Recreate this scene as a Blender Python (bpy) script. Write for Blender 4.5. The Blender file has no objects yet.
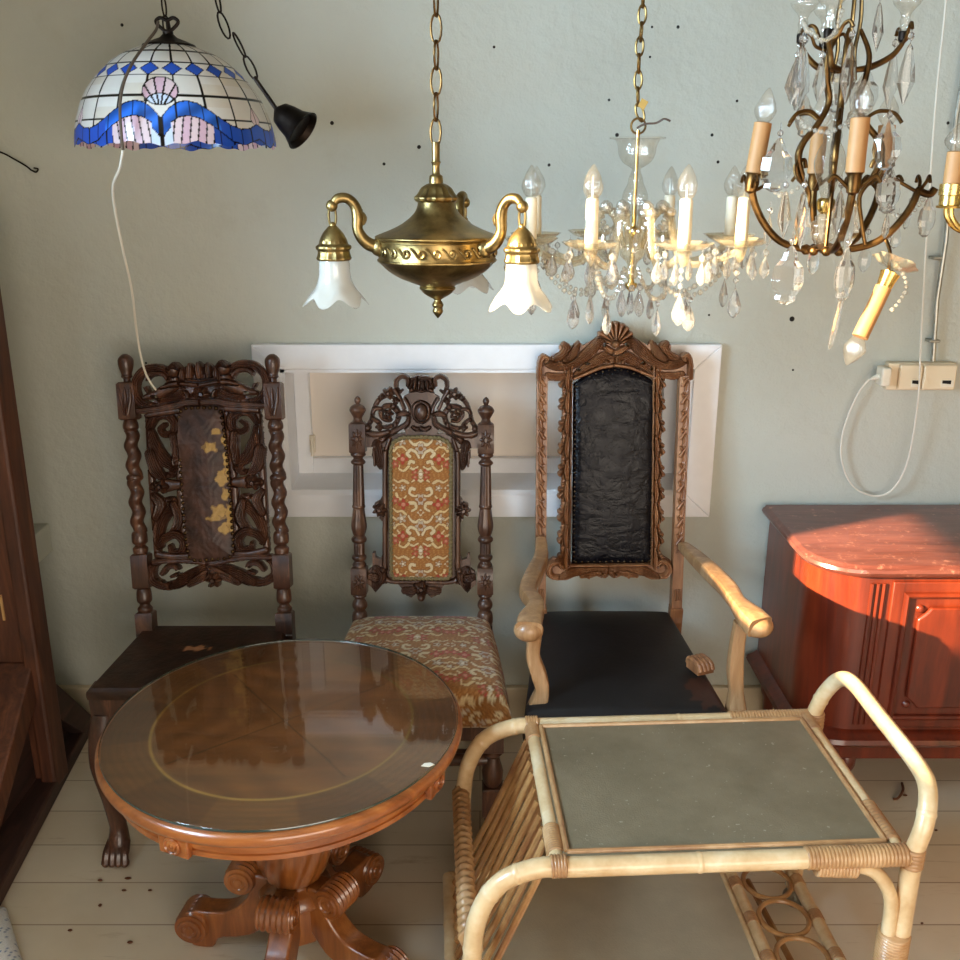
import bpy, math, random
import numpy as np
from mathutils import Vector, Matrix
random.seed(7)
S = bpy.context.scene
COL = S.collection
V = Vector
PI = math.pi
H = 1.6                      # eye height of the photographer
PITCH = math.radians(17.5)
cp, sp = math.cos(PITCH), math.sin(PITCH)
WALL = 2.6                   # distance of the back wall

def ray(px, py):
    u, v = (px - 480) / 960, (480 - py) / 960
    return V((u, cp + v * sp, -sp + v * cp))
def P(px, py, Y):
    d = ray(px, py)
    return V((0, 0, H)) + d * (Y / d.y)
def G(px, py, z=0.0):
    d = ray(px, py)
    return V((0, 0, H)) + d * ((z - H) / d.z)

# ------------------------------------------------------------------ materials
def lin(h):
    if isinstance(h, str):
        h = h.lstrip('#'); c = [int(h[i:i + 2], 16) / 255 for i in (0, 2, 4)]
    else:
        c = [x / 255 for x in h]
    return tuple(x / 12.92 if x <= .04045 else ((x + .055) / 1.055) ** 2.4 for x in c) + (1,)

class NT:
    def __init__(s, name):
        s.m = bpy.data.materials.new(name); s.m.use_nodes = True
        s.t = s.m.node_tree; s.t.nodes.clear()
        s.out = s.n('ShaderNodeOutputMaterial')
    def n(s, typ, **kw):
        nd = s.t.nodes.new(typ)
        for k, v in kw.items():
            if k in nd.inputs: nd.inputs[k].default_value = v
            else: setattr(nd, k, v)
        return nd
    def l(s, a, b): s.t.links.new(a, b)
    def coords(s, scale=(1, 1, 1), rot=(0, 0, 0)):
        tc = s.n('ShaderNodeTexCoord'); mp = s.n('ShaderNodeMapping')
        mp.inputs['Scale'].default_value = scale; mp.inputs['Rotation'].default_value = rot
        s.l(tc.outputs['Object'], mp.inputs['Vector']); return mp.outputs['Vector']
    def noise(s, vec, scale, detail=4, rough=.55, dist=0):
        nd = s.n('ShaderNodeTexNoise'); nd.inputs['Scale'].default_value = scale
        nd.inputs['Detail'].default_value = detail; nd.inputs['Roughness'].default_value = rough
        nd.inputs['Distortion'].default_value = dist
        s.l(vec, nd.inputs['Vector']); return nd.outputs['Fac']
    def ramp(s, fac, stops):
        r = s.n('ShaderNodeValToRGB'); e = r.color_ramp.elements
        while len(e) < len(stops): e.new(.5)
        for el, (p, c) in zip(e, stops): el.position = p; el.color = c
        s.l(fac, r.inputs['Fac']); return r.outputs['Color']
    def mix(s, fac, a, b, mode='MIX'):
        m = s.n('ShaderNodeMix'); m.data_type = 'RGBA'; m.blend_type = mode
        ins = [i for i in m.inputs if i.type == 'RGBA']
        f = m.inputs[0]
        if isinstance(fac, (int, float)): f.default_value = fac
        else: s.l(fac, f)
        for i, x in zip(ins, (a, b)):
            if isinstance(x, tuple): i.default_value = x
            else: s.l(x, i)
        return [o for o in m.outputs if o.type == 'RGBA'][0]
    def math(s, op, a, b=0.0):
        m = s.n('ShaderNodeMath', operation=op)
        for i, x in enumerate((a, b)):
            if isinstance(x, (int, float)): m.inputs[i].default_value = x
            else: s.l(x, m.inputs[i])
        return m.outputs[0]
    def bump(s, h, strength=.3, dist=.01):
        b = s.n('ShaderNodeBump'); b.inputs['Strength'].default_value = strength
        b.inputs['Distance'].default_value = dist; s.l(h, b.inputs['Height']); return b.outputs['Normal']
    def pbr(s, color, rough=.5, metal=0, coat=0, coat_rough=.05, normal=None, trans=0, ior=1.5, spec=.5, sheen=0):
        p = s.n('ShaderNodeBsdfPrincipled')
        for nm, x in (('Base Color', color), ('Roughness', rough), ('Metallic', metal), ('Coat Weight', coat),
                      ('Coat Roughness', coat_rough), ('Transmission Weight', trans), ('IOR', ior),
                      ('Specular IOR Level', spec), ('Sheen Weight', sheen)):
            if isinstance(x, (int, float, tuple)): p.inputs[nm].default_value = x
            else: s.l(x, p.inputs[nm])
        if normal is not None: s.l(normal, p.inputs['Normal'])
        s.l(p.outputs[0], s.out.inputs['Surface']); return p

def wood(name, dark, mid, light, axis='z', scale=9, rough=.42, coat=0., bump=.12, wear=0., wearc='#b59a72'):
    t = NT(name)
    sc = {'x': (.12, 1, 1), 'y': (1, .12, 1), 'z': (1, 1, .12)}[axis]
    vec = t.coords(sc)
    n1 = t.noise(vec, scale * 3, 6, .6, 1.2)
    n2 = t.noise(vec, scale * 14, 4, .6, .4)
    f = t.math('ADD', t.math('MULTIPLY', n1, .75), t.math('MULTIPLY', n2, .25))
    c = t.ramp(f, [(.3, lin(dark)), (.52, lin(mid)), (.72, lin(light))])
    if wear:
        w = t.noise(t.coords(), 40, 5, .7)
        c = t.mix(t.ramp(w, [(.62 - wear * .1, (0, 0, 0, 1)), (.72, (1, 1, 1, 1))]), c, lin(wearc))
    t.pbr(c, rough, coat=coat, coat_rough=.08, normal=t.bump(f, bump, .004))
    return t.m
def metal(name, a, b, rough=.28, scale=18):
    t = NT(name); vec = t.coords()
    n = t.noise(vec, scale, 5, .65)
    c = t.ramp(n, [(.35, lin(a)), (.62, lin(b))])
    r = t.math('ADD', t.math('MULTIPLY', n, .3), rough - .12)
    t.pbr(c, r, 1., normal=t.bump(t.noise(vec, scale * 6, 3), .06, .003)); return t.m
def plain(name, c, rough=.5, coat=0., n=None, bump=.0, bscale=60, spec=.5, metal=0):
    t = NT(name); vec = t.coords()
    nz = t.noise(vec, bscale, 4)
    col = t.mix(nz, lin(c), lin(n or c))
    t.pbr(col, rough, metal, coat, normal=t.bump(nz, bump, .003) if bump else None, spec=spec); return t.m
def thin_glass(name, tint=(1, 1, 1, 1), f0=.05, rough=.0, body=0., bodyc='#ffffff', wav=0.):
    """clear thin glass: see-through sheet with mirror reflection that grows at grazing angles"""
    t = NT(name)
    lw = t.n('ShaderNodeLayerWeight'); lw.inputs['Blend'].default_value = .5
    fac = t.math('ADD', t.math('MULTIPLY', t.math('POWER', lw.outputs['Facing'], 4.), .9), f0)
    tr = t.n('ShaderNodeBsdfTransparent'); tr.inputs[0].default_value = tint
    gl = t.n('ShaderNodeBsdfGlossy'); gl.inputs['Roughness'].default_value = rough
    if wav:
        nm = t.bump(t.noise(t.coords(), 90, 3), wav, .01); t.l(nm, gl.inputs['Normal'])
    base = tr.outputs[0]
    if body:
        df = t.n('ShaderNodeBsdfTranslucent'); df.inputs[0].default_value = lin(bodyc)
        d2 = t.n('ShaderNodeBsdfDiffuse'); d2.inputs[0].default_value = lin(bodyc)
        a = t.n('ShaderNodeMixShader'); a.inputs[0].default_value = .5
        t.l(df.outputs[0], a.inputs[1]); t.l(d2.outputs[0], a.inputs[2])
        b = t.n('ShaderNodeMixShader'); b.inputs[0].default_value = body
        t.l(base, b.inputs[1]); t.l(a.outputs[0], b.inputs[2]); base = b.outputs[0]
    mx = t.n('ShaderNodeMixShader'); t.l(fac, mx.inputs[0]); t.l(base, mx.inputs[1]); t.l(gl.outputs[0], mx.inputs[2])
    t.l(mx.outputs[0], t.out.inputs['Surface']); return t.m
def attr_mat(name, rough=.8, coat=0., grain=0., gscale=200, bump=.1, sheen=0., stretch=(1, 1, 1), translucent=0., spec=.5, coat_rough=.05, bd=.003):
    """colour comes from the surface's own colour attribute (weave, veneer, leaded glass, worn leather)"""
    t = NT(name)
    a = t.n('ShaderNodeVertexColor', layer_name='Col')
    vec = t.coords(stretch); nz = t.noise(vec, gscale, 4, .6)
    c = a.outputs['Color']
    if grain: c = t.mix(grain, c, t.ramp(nz, [(.3, (.25, .25, .25, 1)), (.7, (1, 1, 1, 1))]), 'MULTIPLY')
    p = t.pbr(c, rough, coat=coat, coat_rough=coat_rough, normal=t.bump(nz, bump, bd), sheen=sheen, spec=spec)
    if translucent:
        tl = t.n('ShaderNodeBsdfTranslucent'); t.l(c, tl.inputs[0])
        mx = t.n('ShaderNodeMixShader'); mx.inputs[0].default_value = translucent
        t.l(p.outputs[0], mx.inputs[1]); t.l(tl.outputs[0], mx.inputs[2]); t.l(mx.outputs[0], t.out.inputs['Surface'])
    return t.m

M = {}
M['dark_oak'] = wood('dark carved oak', '#20110b', '#482a1c', '#7a5038', scale=10, rough=.38, coat=.25)
M['brown_oak'] = wood('brown carved oak', '#24150e', '#4c3022', '#7a563e', scale=10, rough=.4, coat=.2)
M['honey_oak'] = wood('honey coloured oak', '#663a20', '#8f5f3c', '#b08058', scale=10, rough=.42, coat=.15)
M['bare_oak'] = wood('pale worn oak', '#7d5638', '#a37a52', '#bf9a72', scale=8, rough=.4, coat=.25)
M['table_wood'] = wood('orange brown mahogany', '#6b3617', '#9c5828', '#bd783e', axis='x', scale=7, rough=.28, coat=.6)
M['table_base'] = wood('carved brown mahogany', '#52280f', '#80481f', '#a06532', scale=7, rough=.3, coat=.5)
M['cherry'] = wood('red mahogany veneer', '#3c150c', '#622210', '#7b3017', scale=5, rough=.3, coat=.3, bump=.03)
M['cherry_top'] = wood('scratched red mahogany top', '#4a241d', '#66372e', '#78463b', axis='x', scale=8, rough=.3, coat=.4, wear=.35, wearc='#a06a58')
M['old_timber'] = wood('old stained timber', '#2a140c', '#56301e', '#7d4c30', scale=6, rough=.55, bump=.25)
M['old_timber_flat'] = wood('old stained timber sled', '#1c0f0a', '#38211a', '#55362a', axis='y', scale=6, rough=.6, bump=.25)
M['brass'] = metal('aged brass', '#6a5837', '#a18a5a', .34)
M['bright_brass'] = metal('bright brass', '#b08c44', '#e3c67c', .2)
M['bronze'] = metal('dark bronze', '#3c2a18', '#73542f', .36)
M['cord_brown'] = plain('brown lamp cord', '#4a3d30', .5)
M['iron'] = metal('blackened metal', '#1a1512', '#2c2521', .42)
M['old_chain'] = metal('brown chain metal', '#4f3d24', '#86683c', .35)
M['steel'] = metal('dull steel pipe', '#8a8a82', '#b5b5ac', .4)
M['crystal'] = None
t = NT('cut crystal'); p_ = t.pbr((1, 1, 1, 1), 0.0, trans=1., ior=1.52)
tl_ = t.n('ShaderNodeBsdfTranslucent'); tl_.inputs[0].default_value = (1, .98, .94, 1); mx_ = t.n('ShaderNodeMixShader'); mx_.inputs[0].default_value = .12
t.l(p_.outputs[0], mx_.inputs[1]); t.l(tl_.outputs[0], mx_.inputs[2]); t.l(mx_.outputs[0], t.out.inputs['Surface']); M['crystal'] = t.m
M['bead_glass'] = thin_glass('clear beads', (1, .985, .95, 1), .22, body=.25, bodyc='#fff6e6')
M['bulb_glass'] = thin_glass('clear bulb glass', (.98, .97, .95, 1), .12, .03, wav=.6, body=.05, bodyc='#fff4e0')
M['lamp_glass'] = thin_glass('clear pressed glass', (.97, .965, .94, 1), .14, .03, wav=.4, body=.06, bodyc='#fff6e6')
M['arm_glass'] = thin_glass('pale amber glass', (1, .96, .86, 1), .14, .04, body=.28, bodyc='#fff0d0')
M['frost'] = thin_glass('frosted white glass', (1, 1, 1, 1), .06, .15, body=.5, bodyc='#f4efe4')
M['frost_clear'] = thin_glass('half clear frosted glass', (1, 1, 1, 1), .06, .1, body=.4, bodyc='#eef0ee')
M['table_glass'] = thin_glass('table glass', (.97, .985, .97, 1), .045, .0)
M['glass_edge'] = plain('green glass edge', '#2c3a34', .15, coat=1.)
M['white_plastic'] = plain('white plastic', '#e6dcc8', .4)
M['cream_plastic'] = plain('aged cream plastic', '#e3d2b4', .42)
M['white_cord'] = plain('white cord', '#d8d2c4', .5)
M['brown_cord'] = plain('brown wire', '#4a3526', .5)
M['candle'] = plain('cream candle sleeve', '#f3e9d2', .45, n='#e8d8b6', bump=.05)
M['tan_candle'] = plain('tan cardboard candle sleeve', '#ad7d4a', .6, n='#9c6d40', bump=.05)
M['gimp'] = plain('olive braid', '#7d6e48', .8, n='#5c4f33', bump=.5, bscale=300)
M['stud'] = metal('dark tack heads', '#2a1d14', '#54402a', .35)
M['caster'] = metal('steel caster', '#70706a', '#a8a8a0', .3)
M['chip'] = plain('splintered wood', '#c59a64', .7)
M['leaf'] = plain('dry brown crumbs', '#5c341c', .8)
M['dark'] = plain('dark hole', '#15110d', .9)
M['white_paint'] = plain('white gloss paint', '#f0f2f6', .32, n='#e6e8ec', bump=.04, bscale=30)
M['beige_board'] = plain('pinkish beige board', '#f8efe4', .45, n='#f0e6da', bump=.02, bscale=8)
M['twine'] = plain('yellow tag', '#b08c46', .7)

# black leather, wrinkled
t = NT('black wrinkled leather'); vec = t.coords((1, 1, 1))
n1 = t.noise(vec, 26, 6, .6, .8); n2 = t.noise(t.coords((.5, 1, 1.4)), 22, 4, .6, 1.2)
hh = t.math('ADD', n1, t.math('MULTIPLY', n2, .8))
t.pbr(t.ramp(n1, [(.35, lin('#08070a')), (.66, lin('#121014')), (.8, lin('#241914'))]), t.math('ADD', t.math('MULTIPLY', n1, .2), .14), normal=t.bump(hh, .32, .010), spec=.16)
M['black_leather'] = t.m
t = NT('dull black leather'); vec = t.coords((1, 1, 1)); n1 = t.noise(vec, 14, 6, .65)
t.pbr(t.ramp(n1, [(.3, lin('#0e0c0c')), (.7, lin('#1e1917'))]), t.math('ADD', t.math('MULTIPLY', n1, .25), .36), normal=t.bump(t.noise(vec, 120, 3), .15, .004))
M['seat_leather'] = t.m
t = NT('worn brown leather seat'); vec = t.coords((1, 1, 1)); n1 = t.noise(vec, 12, 6, .65)
t.pbr(t.ramp(n1, [(.3, lin('#22120c')), (.7, lin('#432a1e'))]), .36, normal=t.bump(t.noise(vec, 60, 3), .3, .006))
M['brown_leather'] = t.m
M['tapestry'] = attr_mat('woven tapestry', .9, grain=.35, gscale=420, bump=.35, sheen=.2, spec=.2)
M['old_leather'] = attr_mat('tooled worn leather', .45, grain=.3, gscale=70, bump=.4, bd=.004, spec=.35)
M['veneer'] = attr_mat('matched mahogany veneer', .4, grain=.45, gscale=34, bump=.02, stretch=(.2, 1, 1))
M['leaded'] = attr_mat('leaded opal glass', .16, grain=.12, gscale=14, bump=.05, translucent=.3)
M['rug'] = attr_mat('speckled fabric', .9, grain=.3, gscale=300, bump=.3, sheen=.2)

# rattan
def rattan(name, a, b, c, rough=.34):
    t = NT(name); vec = t.coords(); n1 = t.noise(vec, 9, 4, .6); n2 = t.noise(vec, 70, 3)
    f = t.math('ADD', t.math('MULTIPLY', n1, .8), t.math('MULTIPLY', n2, .2))
    t.pbr(t.ramp(f, [(.32, lin(a)), (.52, lin(b)), (.7, lin(c))]), rough, coat=.3, normal=t.bump(n2, .1, .003)); return t.m
M['cane'] = rattan('pale bent cane', '#bf9768', '#d6b88c', '#e6d2b0')
M['cane_dark'] = rattan('brown cane slats', '#7c4e2c', '#a07344', '#bd9460')
M['wrap'] = rattan('cane wrapping', '#8c5e3a', '#b08558', '#caa47a', .45)

# obscured table glass of the trolley
t = NT('dirty ribbed glass'); vec = t.coords(); n1 = t.noise(vec, 300, 2); n2 = t.noise(vec, 7, 6, .65)
c = t.ramp(n2, [(.3, lin('#75674f')), (.7, lin('#94846a'))])
sp_ = t.ramp(t.noise(vec, 110, 2, .5), [(.70, (0, 0, 0, 1)), (.76, (1, 1, 1, 1))])
c = t.mix(sp_, c, lin('#b8ac94'))
t.pbr(c, .34, trans=.25, ior=1.4, spec=.3, normal=t.bump(n1, .22, .004)); M['dirty_glass'] = t.m

# plaster
t = NT('pale sage plaster'); vec = t.coords()
n1 = t.noise(vec, 1.3, 5, .6); n2 = t.noise(vec, 38, 5, .65); n3 = t.noise(vec, 5, 5, .7)
c = t.ramp(n1, [(.35, lin('#b5b7ac')), (.65, lin('#bec1b7'))])
c = t.mix(t.ramp(n3, [(.56, (0, 0, 0, 1)), (.75, (.35, .35, .35, 1))]), c, lin('#aaa797'))
t.pbr(c, .55, normal=t.bump(t.math('ADD', n2, t.math('MULTIPLY', n3, 1.5)), .3, .012), spec=.4); M['plaster'] = t.m
M['ceiling'] = plain('white ceiling', '#8f836e', .8)
M['shop_wall'] = plain('warm shop wall', '#7a684f', .8, n='#6e5d46')
M['base_paint'] = plain('cream painted baseboard', '#d3c6ab', .4, n='#c4b598', bump=.08, bscale=20)

# painted floor boards along x
t = NT('worn cream floor boards'); tc = t.n('ShaderNodeTexCoord')
br = t.n('ShaderNodeTexBrick'); br.offset = .37
br.inputs['Scale'].default_value = 1; br.inputs['Brick Width'].default_value = 3.2; br.inputs['Row Height'].default_value = .135
br.inputs['Mortar Size'].default_value = .0022; br.inputs['Mortar Smooth'].default_value = .3
br.inputs['Color1'].default_value = lin('#d6c8b0'); br.inputs['Color2'].default_value = lin('#dccfba'); br.inputs['Mortar'].default_value = lin('#a3907a')
t.l(tc.outputs['Object'], br.inputs['Vector'])
vs = t.coords((.25, 1, 1)); n1 = t.noise(vs, 16, 6, .7); n2 = t.noise(t.coords((.1, 1.6, 1)), 30, 5, .7); n3 = t.noise(t.coords(), 3, 4, .6)
c = t.mix(t.ramp(n1, [(.6, (0, 0, 0, 1)), (.78, (.8, .8, .8, 1))]), br.outputs['Color'], lin('#a98d66'))
c = t.mix(t.ramp(n2, [(.64, (0, 0, 0, 1)), (.74, (.8, .8, .8, 1))]), c, lin('#8a6a45'))
c = t.mix(t.ramp(n3, [(.4, (0, 0, 0, 1)), (.7, (.3, .3, .3, 1))]), c, lin('#b39c78'))
t.pbr(c, .42, normal=t.bump(t.math('ADD', br.outputs['Fac'], t.math('MULTIPLY', n1, -.4)), -.25, .006)); M['floor'] = t.m

# ------------------------------------------------------------------ mesh tools
class MB:
    def __init__(s): s.v = []; s.f = []; s.m = []; s.col = None
    def add(s, vs, fs, mi=0):
        b = len(s.v); s.v += [tuple(x) for x in vs]; s.f += [tuple(i + b for i in f) for f in fs]; s.m += [mi] * len(fs); return s
    def box(s, c, size, R=None, mi=0):
        hx, hy, hz = [d / 2 for d in size]
        vs = [V((x, y, z)) for x in (-hx, hx) for y in (-hy, hy) for z in (-hz, hz)]
        if R is not None: vs = [R @ x for x in vs]
        c = V(c); vs = [x + c for x in vs]
        return s.add(vs, [(0, 1, 3, 2), (4, 6, 7, 5), (0, 4, 5, 1), (2, 3, 7, 6), (0, 2, 6, 4), (1, 5, 7, 3)], mi)
    def bb(s, x0, x1, y0, y1, z0, z1, mi=0):
        return s.box(((x0 + x1) / 2, (y0 + y1) / 2, (z0 + z1) / 2), (x1 - x0, y1 - y0, z1 - z0), None, mi)
    def tube(s, pts, r, n=10, closed=False, cap=True, flat=None, up=None, mi=0, twist=None, square=0):
        pts = [V(p) for p in pts]; N = len(pts)
        rr = r if isinstance(r, (list, tuple)) else [r] * N
        T = []
        for i in range(N):
            a = pts[(i - 1) % N] if (closed or i > 0) else pts[i]
            b = pts[(i + 1) % N] if (closed or i < N - 1) else pts[i]
            d = b - a; T.append(d.normalized() if d.length > 1e-9 else V((0, 0, 1)))
        u = V(up) if up else (V((0, 1, 0)) if abs(T[0].y) < .8 else V((1, 0, 0)))
        vs = []
        for i in range(N):
            u = (u - T[i] * u.dot(T[i]))
            u = u.normalized() if u.length > 1e-6 else T[i].orthogonal().normalized()
            w = T[i].cross(u)
            for k in range(n):
                a = 2 * PI * k / n
                q = 1.0
                if twist: q = 1 + twist[0] * math.cos(twist[1] * a - twist[2] * i)
                if square: q *= (abs(math.cos(a)) ** square + abs(math.sin(a)) ** square) ** (-1 / square)
                ca, sa = math.cos(a) * rr[i] * q, math.sin(a) * rr[i] * q
                if flat: sa *= flat
                vs.append(pts[i] + u * ca + w * sa)
        fs = []
        L = N if closed else N - 1
        for i in range(L):
            j = (i + 1) % N
            for k in range(n):
                k2 = (k + 1) % n
                fs.append((i * n + k, i * n + k2, j * n + k2, j * n + k))
        if cap and not closed:
            fs.append(tuple(range(n - 1, -1, -1))); fs.append(tuple((N - 1) * n + k for k in range(n)))
        return s.add(vs, fs, mi)
    def lathe(s, prof, c=(0, 0, 0), n=32, axis=None, mi=0, mod=None, cap=True):
        """prof: list of (r, h) along axis; axis vector (unit) default z; mod(theta,h)->factor"""
        c = V(c); A = V(axis).normalized() if axis is not None else V((0, 0, 1))
        ux = V((1, 0, 0)) - A * A.x
        ux = ux.normalized() if ux.length > 1e-3 else V((0, 1, 0)); uy = A.cross(ux)
        vs = []
        for r, h in prof:
            for k in range(n):
                a = 2 * PI * k / n; q = mod(a, h) if mod else 1
                vs.append(c + A * h + (ux * math.cos(a) + uy * math.sin(a)) * (r * q))
        fs = []
        for i in range(len(prof) - 1):
            for k in range(n):
                k2 = (k + 1) % n; fs.append((i * n + k, i * n + k2, (i + 1) * n + k2, (i + 1) * n + k))
        if cap:
            fs.append(tuple(range(n - 1, -1, -1))); fs.append(tuple((len(prof) - 1) * n + k for k in range(n)))
        return s.add(vs, fs, mi)
    def prism(s, poly, h0, h1, f, mi=0):
        """poly 2d; f(a,b,h)->world"""
        n = len(poly)
        vs = [f(a, b, h0) for a, b in poly] + [f(a, b, h1) for a, b in poly]
        fs = [tuple(range(n - 1, -1, -1)), tuple(range(n, 2 * n))] + [(i, (i + 1) % n, (i + 1) % n + n, i + n) for i in range(n)]
        return s.add(vs, fs, mi)
    def ball(s, c, r, n=12, m=8, sc=(1, 1, 1), mi=0):
        c = V(c); prof = []
        vs = [c + V((0, 0, -r * sc[2]))]
        for i in range(1, m):
            a = -PI / 2 + PI * i / m
            for k in range(n):
                b = 2 * PI * k / n
                vs.append(c + V((r * sc[0] * math.cos(a) * math.cos(b), r * sc[1] * math.cos(a) * math.sin(b), r * sc[2] * math.sin(a))))
        vs.append(c + V((0, 0, r * sc[2]))); fs = []
        for k in range(n):
            fs.append((0, 1 + (k + 1) % n, 1 + k))
            fs.append((len(vs) - 1, 1 + (m - 2) * n + k, 1 + (m - 2) * n + (k + 1) % n))
        for i in range(m - 2):
            for k in range(n):
                fs.append((1 + i * n + k, 1 + i * n + (k + 1) % n, 1 + (i + 1) * n + (k + 1) % n, 1 + (i + 1) * n + k))
        return s.add(vs, fs, mi)
    def merge(s, o, Mx=None):
        return s.add([Mx @ V(x) for x in o.v] if Mx is not None else o.v, o.f)

def smooth_path(pts, per=6, closed=False):
    pts = [V(p) for p in pts]; n = len(pts); out = []
    L = n if closed else n - 1
    for i in range(L):
        if closed: p0, p1, p2, p3 = pts[i - 1], pts[i], pts[(i + 1) % n], pts[(i + 2) % n]
        else: p0, p1, p2, p3 = pts[max(i - 1, 0)], pts[i], pts[i + 1], pts[min(i + 2, n - 1)]
        for k in range(per):
            t = k / per
            out.append(.5 * ((2 * p1) + (p2 - p0) * t + (2 * p0 - 5 * p1 + 4 * p2 - p3) * t * t + (3 * p1 - p0 - 3 * p2 + p3) * t ** 3))
    if not closed: out.append(pts[-1])
    return out
def lerp_list(r, n):
    if not isinstance(r, (list, tuple)): return [r] * n
    return [float(x) for x in np.interp(np.linspace(0, len(r) - 1, n), range(len(r)), r)]

OFF = {}
def mesh_of(name, mb, mats, sharp=35, smooth=True, off=V((0, 0, 0)), colors=None):
    me = bpy.data.meshes.new(name)
    vs = np.asarray(mb.v, dtype=np.float64) - np.asarray(off)
    me.from_pydata(vs.tolist(), [], mb.f)
    for m in (mats if isinstance(mats, (list, tuple)) else [mats]): me.materials.append(m)
    if any(mb.m): me.polygons.foreach_set('material_index', mb.m)
    if colors is not None:
        ca = me.color_attributes.new('Col', 'FLOAT_COLOR', 'POINT')
        c = np.ones((len(vs), 4), dtype=np.float32); c[:, :3] = np.asarray(colors)[:, :3]
        ca.data.foreach_set('color', c.ravel())
    if smooth:
        me.polygons.foreach_set('use_smooth', [True] * len(me.polygons))
        try: me.set_sharp_from_angle(angle=math.radians(sharp))
        except Exception: pass
    me.update(); return me
def obj(name, mb, mat, parent=None, label=None, sharp=35, smooth=True, colors=None, bevel=0, kind=None):
    off = OFF.get(parent.name, V((0, 0, 0))) if parent else V((0, 0, 0))
    o = bpy.data.objects.new(name, mesh_of(name, mb, mat, sharp, smooth, off, colors))
    COL.objects.link(o)
    if parent: o.parent = parent; OFF[o.name] = off
    if label: o['label'] = label
    if kind: o['kind'] = kind
    if bevel:
        b = o.modifiers.new('bevel', 'BEVEL'); b.width = bevel; b.segments = 2; b.limit_method = 'ANGLE'; b.angle_limit = math.radians(40)
    return o
def thing(name, label, cat, loc=(0, 0, 0), group=None):
    o = bpy.data.objects.new(name, None); COL.objects.link(o); o.location = loc; o.empty_display_size = .05
    o['label'] = label; o['category'] = cat
    if group: o['group'] = group
    OFF[o.name] = V(loc); return o
def tag(o, label, cat, group=None, kind=None):
    if label: o['label'] = label
    if cat: o['category'] = cat
    if group: o['group'] = group
    if kind: o['kind'] = kind
    return o
def dup(o, parent):
    """copy a part and its sub-parts under parent"""
    c = o.copy(); COL.objects.link(c); c.parent = parent
    for ch in list(o.children):
        d = ch.copy(); COL.objects.link(d); d.parent = c
    return c

# --------------------------------------------------- carved relief on a plane
class Frame:
    """a leaning plane: b = bottom middle, t = top middle (world points)"""
    def __init__(s, b, t):
        s.b = V(b); s.ey = (V(t) - s.b).normalized(); s.h = (V(t) - s.b).length
        s.ex = -(s.ey.cross(V((0, 1, 0)))).normalized(); s.n = s.ex.cross(s.ey)
    def uv(s, px, py):
        o = V((0, 0, H)); d = ray(px, py); k = (s.b - o).dot(s.n) / d.dot(s.n)
        q = o + d * k - s.b; return (q.dot(s.ex), q.dot(s.ey))
    def pt(s, u, v, w=0.): return s.b + s.ex * u + s.ey * v + s.n * w
    def at(s, px, py, w=0.): return s.pt(*s.uv(px, py), w)

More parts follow.
